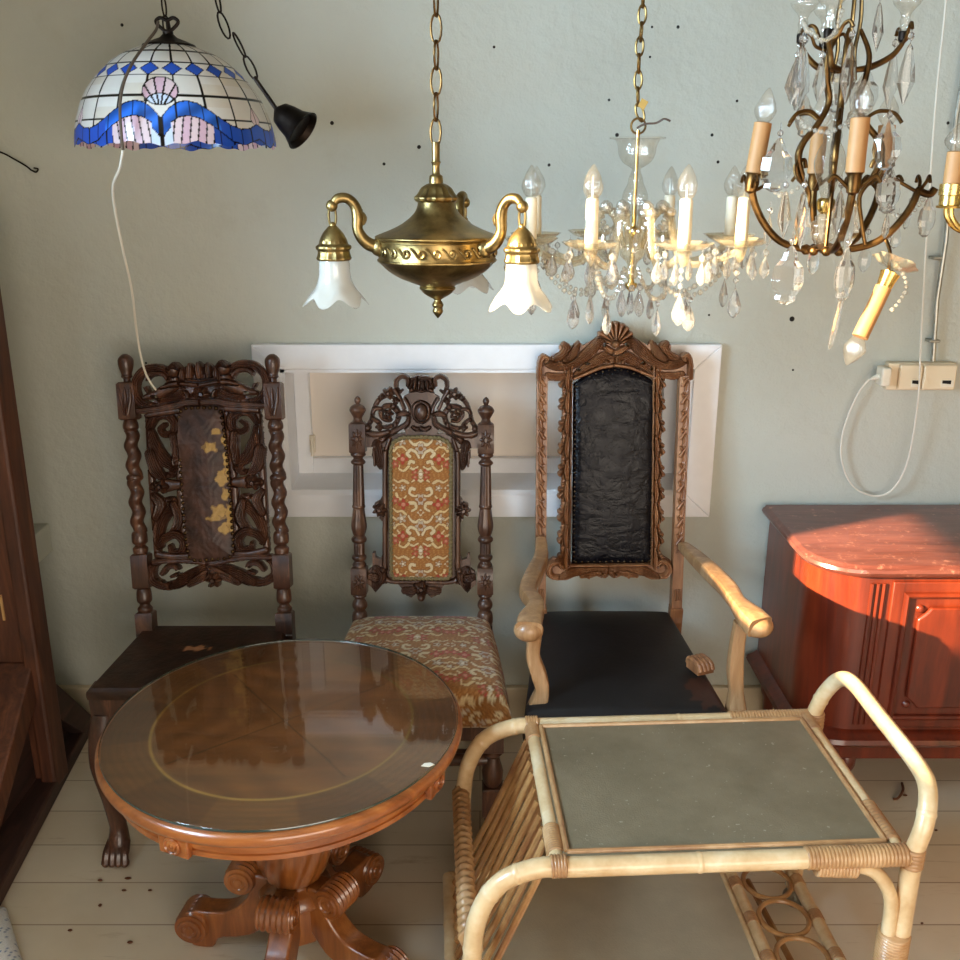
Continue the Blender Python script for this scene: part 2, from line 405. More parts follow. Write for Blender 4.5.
def cat2(pts, per=8):
    return [(p.x, p.y) for p in smooth_path([V((a, b, 0)) for a, b in pts], per)]
def inpoly(X, Y, poly):
    ins = np.zeros(X.shape, bool); n = len(poly)
    for i in range(n):
        x1, y1 = poly[i]; x2, y2 = poly[(i + 1) % n]
        if y1 == y2: continue
        c = ((y1 > Y) != (y2 > Y)) & (X < (x2 - x1) * (Y - y1) / (y2 - y1) + x1); ins ^= c
    return ins
class Relief:
    """openwork carving: strokes, leaves and rosettes raise a height field, everything outside stays cut away"""
    def __init__(s, fr, tr, res=.0013, axis=None):
        s.fr = fr; s.tr = tr; s.res = res; s.it = []; s.axis = axis   # tr: sketch coords -> photo pixel; axis: mirror line u(v)
    def q(s, a, b): return s.fr.uv(*s.tr(a, b))
    def mirror(s, p):
        if s.axis is None: return None
        return (2 * s.axis - p[0], p[1])
    def stroke(s, pts, r, h=.008, base=.002, groove=0, mir=True, sm=True):
        P2 = [s.q(*p) for p in pts]
        P2 = cat2(P2) if sm and len(pts) > 2 else cat2(P2, 14)
        k = (V(s.q(pts[0][0] + 10, pts[0][1])) - V(s.q(*pts[0]))).length / 10
        R = [x * k for x in lerp_list(r, len(P2))]
        D2, R2 = [P2[0]], [R[0]]                    # sample densely enough for a smooth ridge
        for i in range(1, len(P2)):
            L = math.hypot(P2[i][0] - P2[i - 1][0], P2[i][1] - P2[i - 1][1]); m = max(1, math.ceil(L / max(.3 * min(R[i], R[i - 1]), .0012)))
            for q in range(1, m + 1):
                f = q / m; D2.append((P2[i - 1][0] + (P2[i][0] - P2[i - 1][0]) * f, P2[i - 1][1] + (P2[i][1] - P2[i - 1][1]) * f)); R2.append(R[i - 1] + (R[i] - R[i - 1]) * f)
        P2, R = D2, R2
        s.it.append(('s', P2, R, h, base, groove))
        if mir and s.axis is not None: s.it.append(('s', [s.mirror(p) for p in P2], R, h, base, groove))
    def blob(s, c, r, h=.01, base=.002, petals=0, ry=None, mir=True):
        p = s.q(*c); k = abs(s.q(c[0] + 10, c[1])[0] - p[0]) / 10
        s.it.append(('b', p, r * k, (ry or r) * k, h, base, petals))
        if mir and s.axis is not None: s.it.append(('b', s.mirror(p), r * k, (ry or r) * k, h, base, petals))
    def poly(s, pts, h=.002, mir=True, whole=False):
        P2 = [s.q(*p) for p in pts]
        if whole: P2 = P2 + [s.mirror(p) for p in reversed(P2)]
        s.it.append(('p', P2, h))
        if mir and not whole and s.axis is not None: s.it.append(('p', [s.mirror(p) for p in P2], h))
    def hole(s, c, rx, ry, mir=True):
        p = s.q(*c); k = abs(s.q(c[0] + 10, c[1])[0] - p[0]) / 10
        s.it.append(('h', p, rx * k, ry * k))
        if mir and s.axis is not None: s.it.append(('h', s.mirror(p), rx * k, ry * k))
    def build(s, thick=.018, w0=0., deep=1.):
        us, vs_ = [], []
        for i in s.it:
            if i[0] == 's':
                m = max(i[2]); us += [p[0] + d for p in i[1] for d in (-m, m)]; vs_ += [p[1] + d for p in i[1] for d in (-m, m)]
            elif i[0] == 'b': us += [i[1][0] - i[2], i[1][0] + i[2]]; vs_ += [i[1][1] - i[3], i[1][1] + i[3]]
            elif i[0] == 'p': us += [p[0] for p in i[1]]; vs_ += [p[1] for p in i[1]]
        u = np.arange(min(us) - s.res, max(us) + 2 * s.res, s.res); v = np.arange(min(vs_) - s.res, max(vs_) + 2 * s.res, s.res)
        X, Y = np.meshgrid(u, v); Hh = np.full(X.shape, -1.)
        for i in s.it:
            if i[0] == 'p': Hh = np.where(inpoly(X, Y, i[1]), np.maximum(Hh, i[2]), Hh)
        for i in s.it:
            if i[0] == 's':
                _, pts, R, h, base, gr = i; h *= deep
                m = max(R); a = np.array(pts); R = np.array(R)
                ix = np.where((u > a[:, 0].min() - m) & (u < a[:, 0].max() + m))[0]; iy = np.where((v > a[:, 1].min() - m) & (v < a[:, 1].max() + m))[0]
                if not len(ix) or not len(iy): continue
                sl = np.s_[iy[0]:iy[-1] + 1, ix[0]:ix[-1] + 1]; x, y = X[sl], Y[sl]
                best = np.full(x.shape, 9.); sd = np.zeros(x.shape)
                for k in range(len(a)):
                    d = np.hypot(x - a[k, 0], y - a[k, 1]) / max(R[k], 1e-5)
                    t = a[min(k + 1, len(a) - 1)] - a[max(k - 1, 0)]
                    b = d < best; best = np.where(b, d, best)
                    sg = ((x - a[k, 0]) * t[1] - (y - a[k, 1]) * t[0]) / (max(R[k], 1e-5) * (np.hypot(*t) + 1e-9))
                    sd = np.where(b, sg, sd)
                hh = base + h * np.sqrt(np.clip(1 - best ** 2, 0, 1))
                if gr: hh = hh - h * .38 * (.5 + .5 * np.cos(2 * PI * gr * sd)) * (best < .93)
                Hh[sl] = np.where((best < 1 + .0022 / m) & (Hh[sl] > .0006), np.minimum(Hh[sl], .0006), Hh[sl])   # incised outline
                Hh[sl] = np.where(best < 1, np.maximum(Hh[sl], hh), Hh[sl])
            elif i[0] == 'b':
                _, p, rx, ry, h, base, pet = i; h *= deep
                d = np.hypot((X - p[0]) / rx, (Y - p[1]) / ry); an = np.arctan2((Y - p[1]) / ry, (X - p[0]) / rx)
                lim = 1.0 if not pet else (.86 + .14 * np.cos(pet * an))
                hh = base + h * np.sqrt(np.clip(1 - (d / lim) ** 2, 0, 1))
                if pet:
                    hh = hh - h * .45 * (.5 - .5 * np.cos(pet * an)) * np.clip(d * 1.6, 0, 1)
                    hh = np.where(d < .24, base + h * 1.1, hh); hh = np.where((d > .24) & (d < .34), base + h * .3, hh)
                Hh = np.where((d < lim + .0022 / rx) & (Hh > .0006), np.minimum(Hh, .0006), Hh)
                Hh = np.where(d < lim, np.maximum(Hh, hh), Hh)
        for i in s.it:
            if i[0] == 'h':
                Hh = np.where(np.hypot((X - i[1][0]) / i[2], (Y - i[1][1]) / i[3]) < 1, -1, Hh)
        ok = Hh > 0
        cell = ok[:-1, :-1] & ok[1:, :-1] & ok[:-1, 1:] & ok[1:, 1:]
        used = np.zeros(ok.shape, bool)
        used[:-1, :-1] |= cell; used[1:, :-1] |= cell; used[:-1, 1:] |= cell; used[1:, 1:] |= cell
        idx = np.full(ok.shape, -1); idx[used] = np.arange(used.sum()); N = int(used.sum())
        b, ex, ey, n = (np.array(q) for q in (s.fr.b, s.fr.ex, s.fr.ey, s.fr.n))
        front = b + X[used][:, None] * ex + Y[used][:, None] * ey + (Hh[used] + w0)[:, None] * n
        back = b + X[used][:, None] * ex + Y[used][:, None] * ey + (w0 - thick) * n[None, :]
        j, i_ = np.where(cell)
        A, B_, C, D = idx[j, i_], idx[j, i_ + 1], idx[j + 1, i_ + 1], idx[j + 1, i_]
        F = [np.stack([A, B_, C, D], 1), np.stack([D, C, B_, A], 1) + N]
        pad = np.pad(cell, 1)
        def side(mask, p, q):
            jj, ii = np.where(mask); a, c = idx[jj + p[0], ii + p[1]], idx[jj + q[0], ii + q[1]]
            F.append(np.stack([c, a, a + N, c + N], 1))
        side(cell & ~pad[:-2, 1:-1], (0, 0), (0, 1)); side(cell & ~pad[2:, 1:-1], (1, 1), (1, 0))
        side(cell & ~pad[1:-1, :-2], (1, 0), (0, 0)); side(cell & ~pad[1:-1, 2:], (0, 1), (1, 1))
        mb = MB(); mb.v = np.vstack([front, back]).tolist(); mb.f = [tuple(map(int, f)) for f in np.vstack(F)]; mb.m = [0] * len(mb.f)
        return mb

def axis_lathe(mb, p0, p1, prof, n=20, mod=None):
    """turned piece: prof list of (t 0..1 along p0->p1, radius)"""
    p0, p1 = V(p0), V(p1); L = (p1 - p0).length
    mb.lathe([(r, t * L) for t, r in prof], p0, n, (p1 - p0), mod=mod); return mb
def sq_block(mb, p0, p1, hw, hd=None, bev=.15):
    """square block along p0->p1 with chamfered ends"""
    p0, p1 = V(p0), V(p1); A = (p1 - p0).normalized(); x = V((1, 0, 0)); x = (x - A * x.dot(A)).normalized(); y = A.cross(x)
    hd = hd or hw; L = (p1 - p0).length; vs = []
    for h, k in ((0, 1 - bev), (hw * bev, 1), (L - hw * bev, 1), (L, 1 - bev)):
        for a, b in ((-1, -1), (1, -1), (1, 1), (-1, 1)): vs.append(p0 + A * h + x * a * hw * k + y * b * hd * k)
    fs = [(3, 2, 1, 0), (12, 13, 14, 15)]
    for i in range(3):
        for k in range(4): fs.append((i * 4 + k, i * 4 + (k + 1) % 4, i * 4 + 4 + (k + 1) % 4, i * 4 + 4 + k))
    mb.add(vs, fs); return mb
def chain(mb, pts, link=.03, r=.0022, width=.011):
    """oval links strung along a path"""
    path = smooth_path(pts, 8) if len(pts) > 2 else [V(pts[0]).lerp(V(pts[1]), i / 40) for i in range(41)]
    acc = [0.]
    for a, b in zip(path, path[1:]): acc.append(acc[-1] + (b - a).length)
    step = link - 2.4 * r; n = max(1, int(acc[-1] / step))
    for k in range(n):
        sdist = (k + .5) * acc[-1] / n
        i = min(max(int(np.searchsorted(acc, sdist)) - 1, 0), len(path) - 2)
        f = (sdist - acc[i]) / max(acc[i + 1] - acc[i], 1e-9); c = path[i].lerp(path[i + 1], f)
        A = (path[i + 1] - path[i]).normalized(); X = A.cross(V((0, 1, 0))); X = X.normalized() if X.length > .1 else V((1, 0, 0)); Yv = A.cross(X)
        sd = X if k % 2 == 0 else (Yv + X * .35).normalized()
        ring = []
        for q in range(14):
            a = 2 * PI * q / 14
            ring.append(c + A * (math.sin(a) * link / 2 * (1 if abs(math.sin(a)) > .5 else 1)) + sd * (math.cos(a) * width / 2))
        mb.tube(ring, r, 6, closed=True)
    return mb

t = NT('dusty shelf glass'); vec = t.coords(); n2 = t.noise(vec, 6, 5, .6)
t.pbr(t.ramp(n2, [(.3, lin('#a8977c')), (.7, lin('#c2b294'))]), .35, trans=.3, ior=1.45, normal=t.bump(t.noise(vec, 300, 2), .2, .004)); M['shelf_glass'] = t.m

t = NT('bright small crystals'); p_ = t.pbr((1, 1, 1, 1), 0.0, trans=1., ior=1.52)
tl_ = t.n('ShaderNodeBsdfTranslucent'); tl_.inputs[0].default_value = (1, .98, .94, 1); df_ = t.n('ShaderNodeBsdfDiffuse'); df_.inputs[0].default_value = (1, .98, .94, 1)
m0_ = t.n('ShaderNodeMixShader'); t.l(tl_.outputs[0], m0_.inputs[1]); t.l(df_.outputs[0], m0_.inputs[2])
mx_ = t.n('ShaderNodeMixShader'); mx_.inputs[0].default_value = .2; t.l(p_.outputs[0], mx_.inputs[1]); t.l(m0_.outputs[0], mx_.inputs[2]); t.l(mx_.outputs[0], t.out.inputs['Surface']); M['bright_crystal'] = t.m
# ================================================================== SETTING
def st(name, mb, mat, parent=None, **k):
    o = obj(name, mb, mat, parent, **k)
    o['kind'] = 'structure'
    return o
XL, XR, YF, ZC = -1.3, 2.35, -1.15, 2.45
w0, w1 = P(253, 343, WALL), P(720, 345, WALL)
zt, zb = w0.z, P(600, 514, WALL).z
x0, x1 = w0.x, w1.x
cw = .072                                   # casing width
ix0, ix1, iz0, iz1 = x0 + cw, x1 - cw, zb + .068, zt - .068
st('floor', MB().bb(XL - .12, XR + .1, YF - .1, WALL + .15, -.06, 0), M['floor'], smooth=False)
st('ceiling', MB().bb(XL - .12, XR + .1, YF - .1, WALL + .15, ZC, ZC + .08), M['ceiling'], smooth=False)
mb = MB()
mb.bb(XL - .12, ix0, WALL, WALL + .3, 0, ZC); mb.bb(ix1, XR + .1, WALL, WALL + .3, 0, ZC)
mb.bb(ix0, ix1, WALL, WALL + .3, 0, iz0); mb.bb(ix0, ix1, WALL, WALL + .3, iz1, ZC)
wall_back = st('wall_back', mb, M['plaster'], smooth=False)
# nails and plug holes left in the plaster
holes = [(494, 47, .0035), (652, 27, .003), (678, 27, .004), (650, 57, .003), (609, 100, .0035), (737, 101, .0035), (712, 135, .004),
         (332, 123, .005), (419, 147, .005), (549, 165, .004), (718, 162, .004), (122, 25, .004), (384, 164, .004), (792, 319, .007),
         (709, 315, .003), (793, 370, .003), (146, 363, .003), (617, 135, .005), (362, 210, .002), (755, 170, .004), (948, 123, .004)]
for a, b, r in holes:
    p = P(a, b, WALL); h = MB(); h.ball((p.x, WALL, p.z), r, 10, 6, (1, .5, 1))
    st('plug_hole', h, M['dark'], wall_back)
# left wall with its window opening (beside the photographer, out of the picture)
LY0, LY1, LZ0, LZ1 = -.10, 1.42, 1.278, 2.22
mb = MB()
mb.bb(XL - .12, XL, LY1, WALL, 0, ZC); mb.bb(XL - .12, XL, YF - .1, LY0, 0, ZC)
mb.bb(XL - .12, XL, LY0, LY1, 0, LZ0); mb.bb(XL - .12, XL, LY0, LY1, LZ1, ZC)
st('wall_left', mb, M['plaster'], smooth=False)
mb = MB(); mb.bb(XL - .1, XL - .02, LY0, LY1, 1.56, 1.66); mb.bb(XL - .09, XL - .05, 1.14, LY1, 1.66, LZ1)  # wide transom and unseen board, added to keep sun off the brass lamp
for a, b in ((LY0, LY0 + .04), (LY1 - .04, LY1)): mb.bb(XL - .1, XL - .02, a, b, LZ0, LZ1)
mb.bb(XL - .1, XL - .02, LY0, LY1, LZ0, LZ0 + .03); mb.bb(XL - .1, XL - .02, LY0, LY1, LZ1 - .03, LZ1)
st('window_2', mb, M['white_paint'], smooth=False)
st('wall_right', MB().bb(XR, XR + .1, YF - .1, WALL, 0, ZC), M['shop_wall'], smooth=False)
# front wall with the shop window behind the photographer
FX0, FX1, FZ0, FZ1 = -.35, 1.75, .35, 1.75
mb = MB(); mb.bb(XL, FX0, YF - .1, YF, 0, ZC); mb.bb(FX1, XR, YF - .1, YF, 0, ZC)
mb.bb(FX0, FX1, YF - .1, YF, 0, FZ0); mb.bb(FX0, FX1, YF - .1, YF, FZ1, ZC)
st('wall_front', mb, M['shop_wall'], smooth=False)
mb = MB()
for a in (FX0, (FX0 + FX1) / 2 - .03, FX1 - .05): mb.bb(a, a + .05, YF - .09, YF - .03, FZ0, FZ1)
mb.bb(FX0, FX1, YF - .09, YF - .03, FZ0, FZ0 + .05); mb.bb(FX0, FX1, YF - .09, YF - .03, FZ1 - .05, FZ1)
st('window_3', mb, M['white_paint'], smooth=False)
st('baseboard_back', MB().bb(XL, XR, WALL - .022, WALL, 0, .128), M['base_paint'], smooth=False, bevel=.004)
# ledge along the left wall
st('trim_1', MB().bb(XL, XL + .06, 1.4, WALL - .0, .565, .65), M['plaster'], smooth=False, bevel=.004)

# boarded-up window in the back wall
mb = MB()
def casing(mb, a, b, c, d, y, dp):  # mitred frame
    o = [(a, c), (b, c), (b, d), (a, d)]; i = [(ix0, iz0), (ix1, iz0), (ix1, iz1), (ix0, iz1)]
    for k in range(4):
        k2 = (k + 1) % 4
        poly = [o[k], o[k2], i[k2], i[k]]
        mb.prism(poly, 0, dp, lambda p, q, h: V((p, y - h, q)))
casing(mb, x0, x1, zb, zt, WALL, .028)
win = st('window_1', mb, M['white_paint'], smooth=False, bevel=.003)
REC = .15
mb = MB()
mb.bb(ix0, ix0 + .012, WALL - .02, WALL + REC, iz0, iz1); mb.bb(ix1 - .012, ix1, WALL - .02, WALL + REC, iz0, iz1)
mb.bb(ix0, ix1, WALL - .02, WALL + REC, iz1 - .01, iz1)
st('reveal', mb, M['white_paint'], win, smooth=False)
mb = MB(); mb.prism([(WALL - .03, iz0), (WALL + REC, iz0), (WALL + REC, iz0 + .03), (WALL - .02, iz0 + .012)], ix0, ix1, lambda p, q, h: V((h, p, q)))
st('window_sill', mb, M['white_paint'], win, smooth=False)
sy = WALL + REC - .05
mb = MB()
mb.bb(ix0 + .012, ix0 + .055, sy, sy + .05, iz0 + .02, iz1); mb.bb(ix1 - .055, ix1 - .012, sy, sy + .05, iz0 + .02, iz1)
mb.bb(ix0 + .055, ix1 - .055, sy, sy + .05, iz0 + .02, iz0 + .07); mb.bb(ix0 + .055, ix1 - .055, sy, sy + .05, iz1 - .03, iz1)
st('window_frame', mb, M['white_paint'], win, smooth=False, bevel=.003)
st('panel', MB().bb(ix0 + .04, ix1 - .04, sy + .025, sy + .04, iz0 + .05, iz1 - .02), M['beige_board'], win, smooth=False)
mb = MB(); mb.bb(ix0 + .05, ix0 + .066, sy - .01, sy, iz0 + .09, iz0 + .14); mb.tube([(ix0 + .058, sy - .012, iz0 + .135), (ix0 + .062, sy - .03, iz0 + .11), (ix0 + .06, sy - .03, iz0 + .085)], .005, 8)
st('latch', mb, M['white_plastic'], win)

# ---------------------------------------------------------------- socket, cords, pipe, hook
ob_ = P(878, 388, WALL); o1 = P(952, 361, WALL)
sk = thing('power_outlet', 'cream double surface power outlet on the wall above the red sideboard', 'power outlet', (ob_.x, WALL, ob_.z))
ax0, ax1, az0, az1 = ob_.x + .008, o1.x, ob_.z, o1.z
obj('back_box', MB().bb(ax0, ax1, WALL - .03, WALL, az0, az1), M['cream_plastic'], sk, bevel=.004)
mid = ax0 + (ax1 - ax0) * .5
for a, b in ((ax0 + .028, mid - .002), (mid + .002, ax1 - .002)):
    c = obj('socket_cover', MB().bb(a, b, WALL - .042, WALL - .03, az0 + .003, az1 - .003), M['cream_plastic'], sk, bevel=.004)
    e = MB(); w = b - a; e.bb(a + w * .55, b - .006, WALL - .0435, WALL - .041, az0 + .012, az0 + .03); obj('socket_face', e, M['white_plastic'], c)
    e = MB(); e.prism([(a + w * .58, az0 + .03), (a + w * .58, az0 + .022), (a + w * .84, az0 + .02), (a + w * .84, az0 + .03)], 0, .002, lambda p, q, h: V((p, WALL - .0435 - h, q))); obj('socket_opening', e, M['dark'], c)
cd = thing('cord_loop', 'thin white cord hanging in a loop below the power outlet', 'cord', (P(920, 300, 2.52).x, 2.52, P(920, 490, 2.52).z))
pts = [P(951, -95, 2.5), P(946, 0, 2.5), P(936, 100, 2.5), P(927, 230, 2.51), P(921, 340, 2.52), P(918, 400, 2.53), P(908, 460, 2.55), P(893, 489, 2.56), P(874, 496, 2.57), P(853, 486, 2.57), P(842, 462, 2.57), P(843, 432, 2.57), P(856, 398, 2.57), P(868, 381, 2.565), P(879, 377, 2.56)]
top = V((pts[0].x, 2.5, ZC)); obj('wire', MB().tube(smooth_path([top] + pts, 8), .0026, 8), M['white_cord'], cd)
mb = MB(); q = P(882, 375, 2.56); mb.box((q.x, 2.55, q.z), (.026, .045, .05)); axis_lathe(mb, q + V((-.008, -.01, .0)), q + V((-.03, 0, -.012)), [(0, .009), (1, .005)], 12)
obj('plug', mb, M['white_plastic'], cd, bevel=.005)
mb = MB(); pp = [P(956, 120, 2.57), P(946, 240, 2.57), P(937, 300, 2.575), P(933, 361, 2.575)]
pt = V((P(956, 120, 2.57).x + .02, 2.575, ZC)); mb.tube([pt] + pp, .006, 10)
pipe = tag(obj('conduit_pipe', mb, M['steel']), 'thin grey conduit pipe running up the wall from the power outlet', 'pipe')
for a, b in ((938, 258), (934, 341)):
    q = P(a, b, 2.575); obj('pipe_clip', MB().box(q + V((0, .008, 0)), (.03, .03, .008)), M['steel'], pipe, bevel=.002)
mb = MB(); mb.tube(smooth_path([P(-25, 146, 2.55), P(0, 152, 2.56), P(14, 159, 2.57), P(26, 166, 2.59), P(31, 170, 2.598)], 6), .0022, 8); mb.tube(smooth_path([P(31, 170, 2.598), P(36, 172, 2.585), P(38, 169, 2.58), P(34, 168, 2.585)], 5), .0022, 8)
tag(obj('wall_wire', mb, M['iron']), 'dark bent wire sticking out of the wall at upper left', 'wire')

# ---------------------------------------------------------------- timber stand at the left edge
ts = thing('timber_stand', 'tall dark brown timber stand with diagonal braces by the left wall', 'stand', (-1.2, 2.2, 0))
mb = MB(); mb.prism([(-1.29, 2.24), (-1.165, 2.24), (-1.165, 2.30), (-1.29, 2.30)], .02, 1.5, lambda p, q, h: V((p, q, h)))
obj('post', mb, M['old_timber'], ts, smooth=False, bevel=.006)
mb = MB(); mb.prism([(-1.185, 2.222), (-1.143, 2.222), (-1.143, 2.305), (-1.185, 2.305)], .02, 1.5, lambda p, q, h: V((p + .012 * (h > 1), q, h)))
obj('post_edging', mb, M['old_timber'], ts, smooth=False, bevel=.008)
mb = MB(); mb.prism([(-1.285, 1.80), (-1.10, 1.80), (-1.175, 2.56), (-1.285, 2.56)], 0, .045, lambda p, q, h: V((p, q, h)))
obj('sled_foot', mb, M['old_timber_flat'], ts, smooth=False, bevel=.006)
def brace(x0_, x1_, prof):
    mb = MB(); mb.prism(prof, x0_, x1_, lambda p, q, h: V((h, p, q))); return mb
obj('brace', brace(-1.285, -1.16, [(2.235, .40), (2.235, .30), (1.90, .045), (1.82, .045)]), M['old_timber'], ts, smooth=False, bevel=.006)
obj('brace', brace(-1.20, -1.155, [(2.30, .32), (2.30, .20), (2.46, .045), (2.54, .045)]), M['old_timber_flat'], ts, smooth=False, bevel=.004)
obj('brace', brace(-1.285, -1.20, [(2.235, .37), (2.235, .045), (1.86, .045)]), M['old_timber_flat'], ts, smooth=False, bevel=.004)
mb = MB(); q = P(2, 608, 2.236); mb.box((q.x, 2.238, q.z), (.006, .004, .07)); obj('splinter_mark', mb, M['chip'], ts)

# folded speckled fabric peeping in at the lower left corner
N = 60; mb = MB(); cols = []
for i in range(N + 1):
    for j in range(N + 1):
        a, b = i / N * 2 - 1, j / N * 2 - 1
        e = max(0, 1 - abs(a) ** 4) * max(0, 1 - abs(b) ** 4)
        mb.v.append((-1.125 + .82 * a * .14 - .57 * b * .13, 1.615 + .57 * a * .14 + .82 * b * .13, .004 + .045 * e ** .4 + .006 * math.sin(a * 9) * e))
        r = math.sin(i * 1.7 + j * .6) * math.sin(j * 2.1 - i * .4) + random.uniform(-.5, .5)
        cols.append(lin('#5c7fae') if r > .85 else lin('#eef1f4'))
for i in range(N):
    for j in range(N):
        k = i * (N + 1) + j; mb.f.append((k, k + N + 1, k + N + 2, k + 1)); mb.m.append(0)
b0 = len(mb.v); ring = [i * (N + 1) for i in range(N + 1)] + [N * (N + 1) + j for j in range(1, N + 1)] + [i * (N + 1) + N for i in range(N - 1, -1, -1)] + [j for j in range(N - 1, 0, -1)]
for k in ring: x, y, z = mb.v[k]; mb.v.append((x, y, 0)); cols.append(cols[k])
for i in range(len(ring)):
    j = (i + 1) % len(ring); mb.f.append((ring[i], b0 + i, b0 + j, ring[j])); mb.m.append(0)
tag(obj('folded_rug', mb, M['rug'], colors=cols), 'white and blue speckled rug corner on the floor at lower left', 'rug')

# crumbs on the floor
mb = MB()
for px_, py_ in [(100, 880), (124, 890), (128, 878), (100, 905), (150, 890), (130, 942), (160, 820), (190, 850), (70, 930), (422, 700), (548, 905), (610, 890), (905, 795), (922, 923), (918, 870), (936, 830)]:
    q = G(px_, py_, .003); a = random.uniform(0, 6); mb.ball((q.x, q.y, .0025), .005, 7, 4, (random.uniform(.5, 1.8), random.uniform(.4, 1.), .5))
tag(obj('floor_crumbs', mb, M['leaf'], smooth=False), 'dry brown crumbs scattered on the cream floor boards', 'crumbs', kind='stuff')
mb = MB(); mb.tube(smooth_path([G(902, 783, .004), G(903, 790, .008), G(898, 798, .006), G(893, 799, .004)], 5), [.002, .004, .004, .002] and .0035, 6)
tag(obj('dry_stalk', mb, M['leaf']), 'small curled dark stalk on the floor in front of the sideboard', 'stalk')

# ================================================================== SIDEBOARD
cb = thing('sideboard', 'red mahogany sideboard with rounded front corner and panelled doors', 'sideboard', (1.4, 2.35, 0))
CX0, CX1, CYB, CYF = .80, 2.02, WALL - .026, 2.116
def outline(ins, ry=.13, rx=.13, n=14):
    a, b, y0, y1 = CX0 + ins, CX1 - ins, CYF + ins, CYB
    o = [(a, y1)]
    for i in range(n + 1):
        t = PI / 2 * i / n; o.append((a + rx * (1 - math.cos(t)), y0 + ry * (1 - math.sin(t))))
    for i in range(n + 1):
        t = PI / 2 * i / n; o.append((b - rx * (1 - math.sin(t)), y0 + ry * (1 - math.cos(t))))
    o.append((b, y1)); return o
def stack(levels):
    mb = MB(); rings = []
    for ins, z in levels:
        o = outline(ins); rings.append([(x, y, z) for x, y in o])
    n = len(rings[0]); vs = [p for r in rings for p in r]; fs = []
    for i in range(len(rings) - 1):
        for k in range(n): fs.append((i * n + k, (i * n + (k + 1) % n), (i + 1) * n + (k + 1) % n, (i + 1) * n + k))
    fs.append(tuple(range(n - 1, -1, -1))); fs.append(tuple((len(rings) - 1) * n + k for k in range(n)))
    return mb.add(vs, fs)
obj('top', stack([(.022, .678), (.012, .683), (.004, .69), (0, .698), (.002, .706), (.008, .709), (.010, .713), (.014, .715)]), M['cherry_top'], cb, sharp=40)
obj('carcass', stack([(.026, .255), (.026, .679)]), M['cherry'], cb, sharp=40)
obj('base_moulding', stack([(.024, .212), (.016, .216), (.0, .222), (-.006, .232), (-.002, .243), (.012, .25), (.022, .258)]), M['cherry'], cb, sharp=40)
obj('apron', stack([(.03, .17), (.03, .214)]), M['cherry'], cb, sharp=40)
yf = CYF + .026
mb = MB()
for x in (.952, .966, .980): mb.tube([(x, yf, .275), (x, yf, .662)], .0058, 8)
obj('fluted_pilaster', mb, M['cherry'], cb, label='column of three vertical ribs beside the door')
mb = MB()
for x in (1.838, 1.852, 1.866): mb.tube([(x, yf, .275), (x, yf, .662)], .0058, 8)
obj('fluted_pilaster', mb, M['cherry'], cb)
for dx0, dx1 in ((1.0, 1.407), (1.412, 1.82)):
    d = obj('door', MB().bb(dx0, dx1, yf - .008, yf + .01, .27, .668), M['cherry'], cb, bevel=.002)
    # moulding frame
    mb = MB(); a, b, c, e = dx0 + .035, dx1 - .035, .30, .635
    mb.tube([(a, yf - .008, c), (b, yf - .008, c), (b, yf - .008, e), (a, yf - .008, e)], .011, 8, closed=True)
    obj('door_moulding', mb, M['cherry'], d)
    k = .03; a2, b2, c2, e2 = a + .03, b - .03, c + .03, e - .03
    poly = [(a2 + k, c2), (b2 - k, c2), (b2 - k, c2 + k * .4), (b2, c2 + k), (b2, e2 - k), (b2 - k, e2 - k * .4), (b2 - k, e2), (a2 + k, e2), (a2 + k * .6, e2 - k * .5), (a2, e2 - k), (a2, c2 + k), (a2 + k * .6, c2 + k * .5)]
    mb = MB(); mb.prism(poly, 0, .012, lambda p, q, h: V((p, yf - .008 - h, q)))
    obj('raised_panel', mb, M['cherry'], d, bevel=.004)
    for u_, w_ in ((a2 + .006, e2 - .006), (b2 - .006, e2 - .006), (a2 + .006, c2 + .006), (b2 - .006, c2 + .006)): obj('corner_rosette', MB().ball((u_, yf - .009, w_), .011, 10, 6, (1, .6, 1)), M['cherry'], d)
for lx, ly in ((.865, 2.545), (.955, 2.175), (1.955, 2.545), (1.87, 2.175)):
    lg = MB(); sq_block(lg, (lx, ly, .17), (lx, ly, .215), .03); axis_lathe(lg, (lx, ly, .17), (lx, ly, 0), [(0, .02), (.08, .026), (.18, .026), (.3, .018), (.85, .012), (.9, .016), (1, .013)], 16)
    obj('leg', lg, M['cherry'], cb)

# ================================================================== ROUND TABLE
TC = V((-.391, 1.685, 0)); TT = .57
tb = thing('round_table', 'round brown pedestal coffee table with a glass disc on its veneered top', 'coffee table', TC)
R = .356
prof = [(R - .05, TT - .034), (R - .012, TT - .034), (R - .003, TT - .029), (R, TT - .021), (R - .001, TT - .013), (R - .006, TT - .0075), (R - .012, TT - .006)]
obj('rim', MB().lathe(prof, TC, 128, cap=False), M['table_wood'], tb, sharp=50)
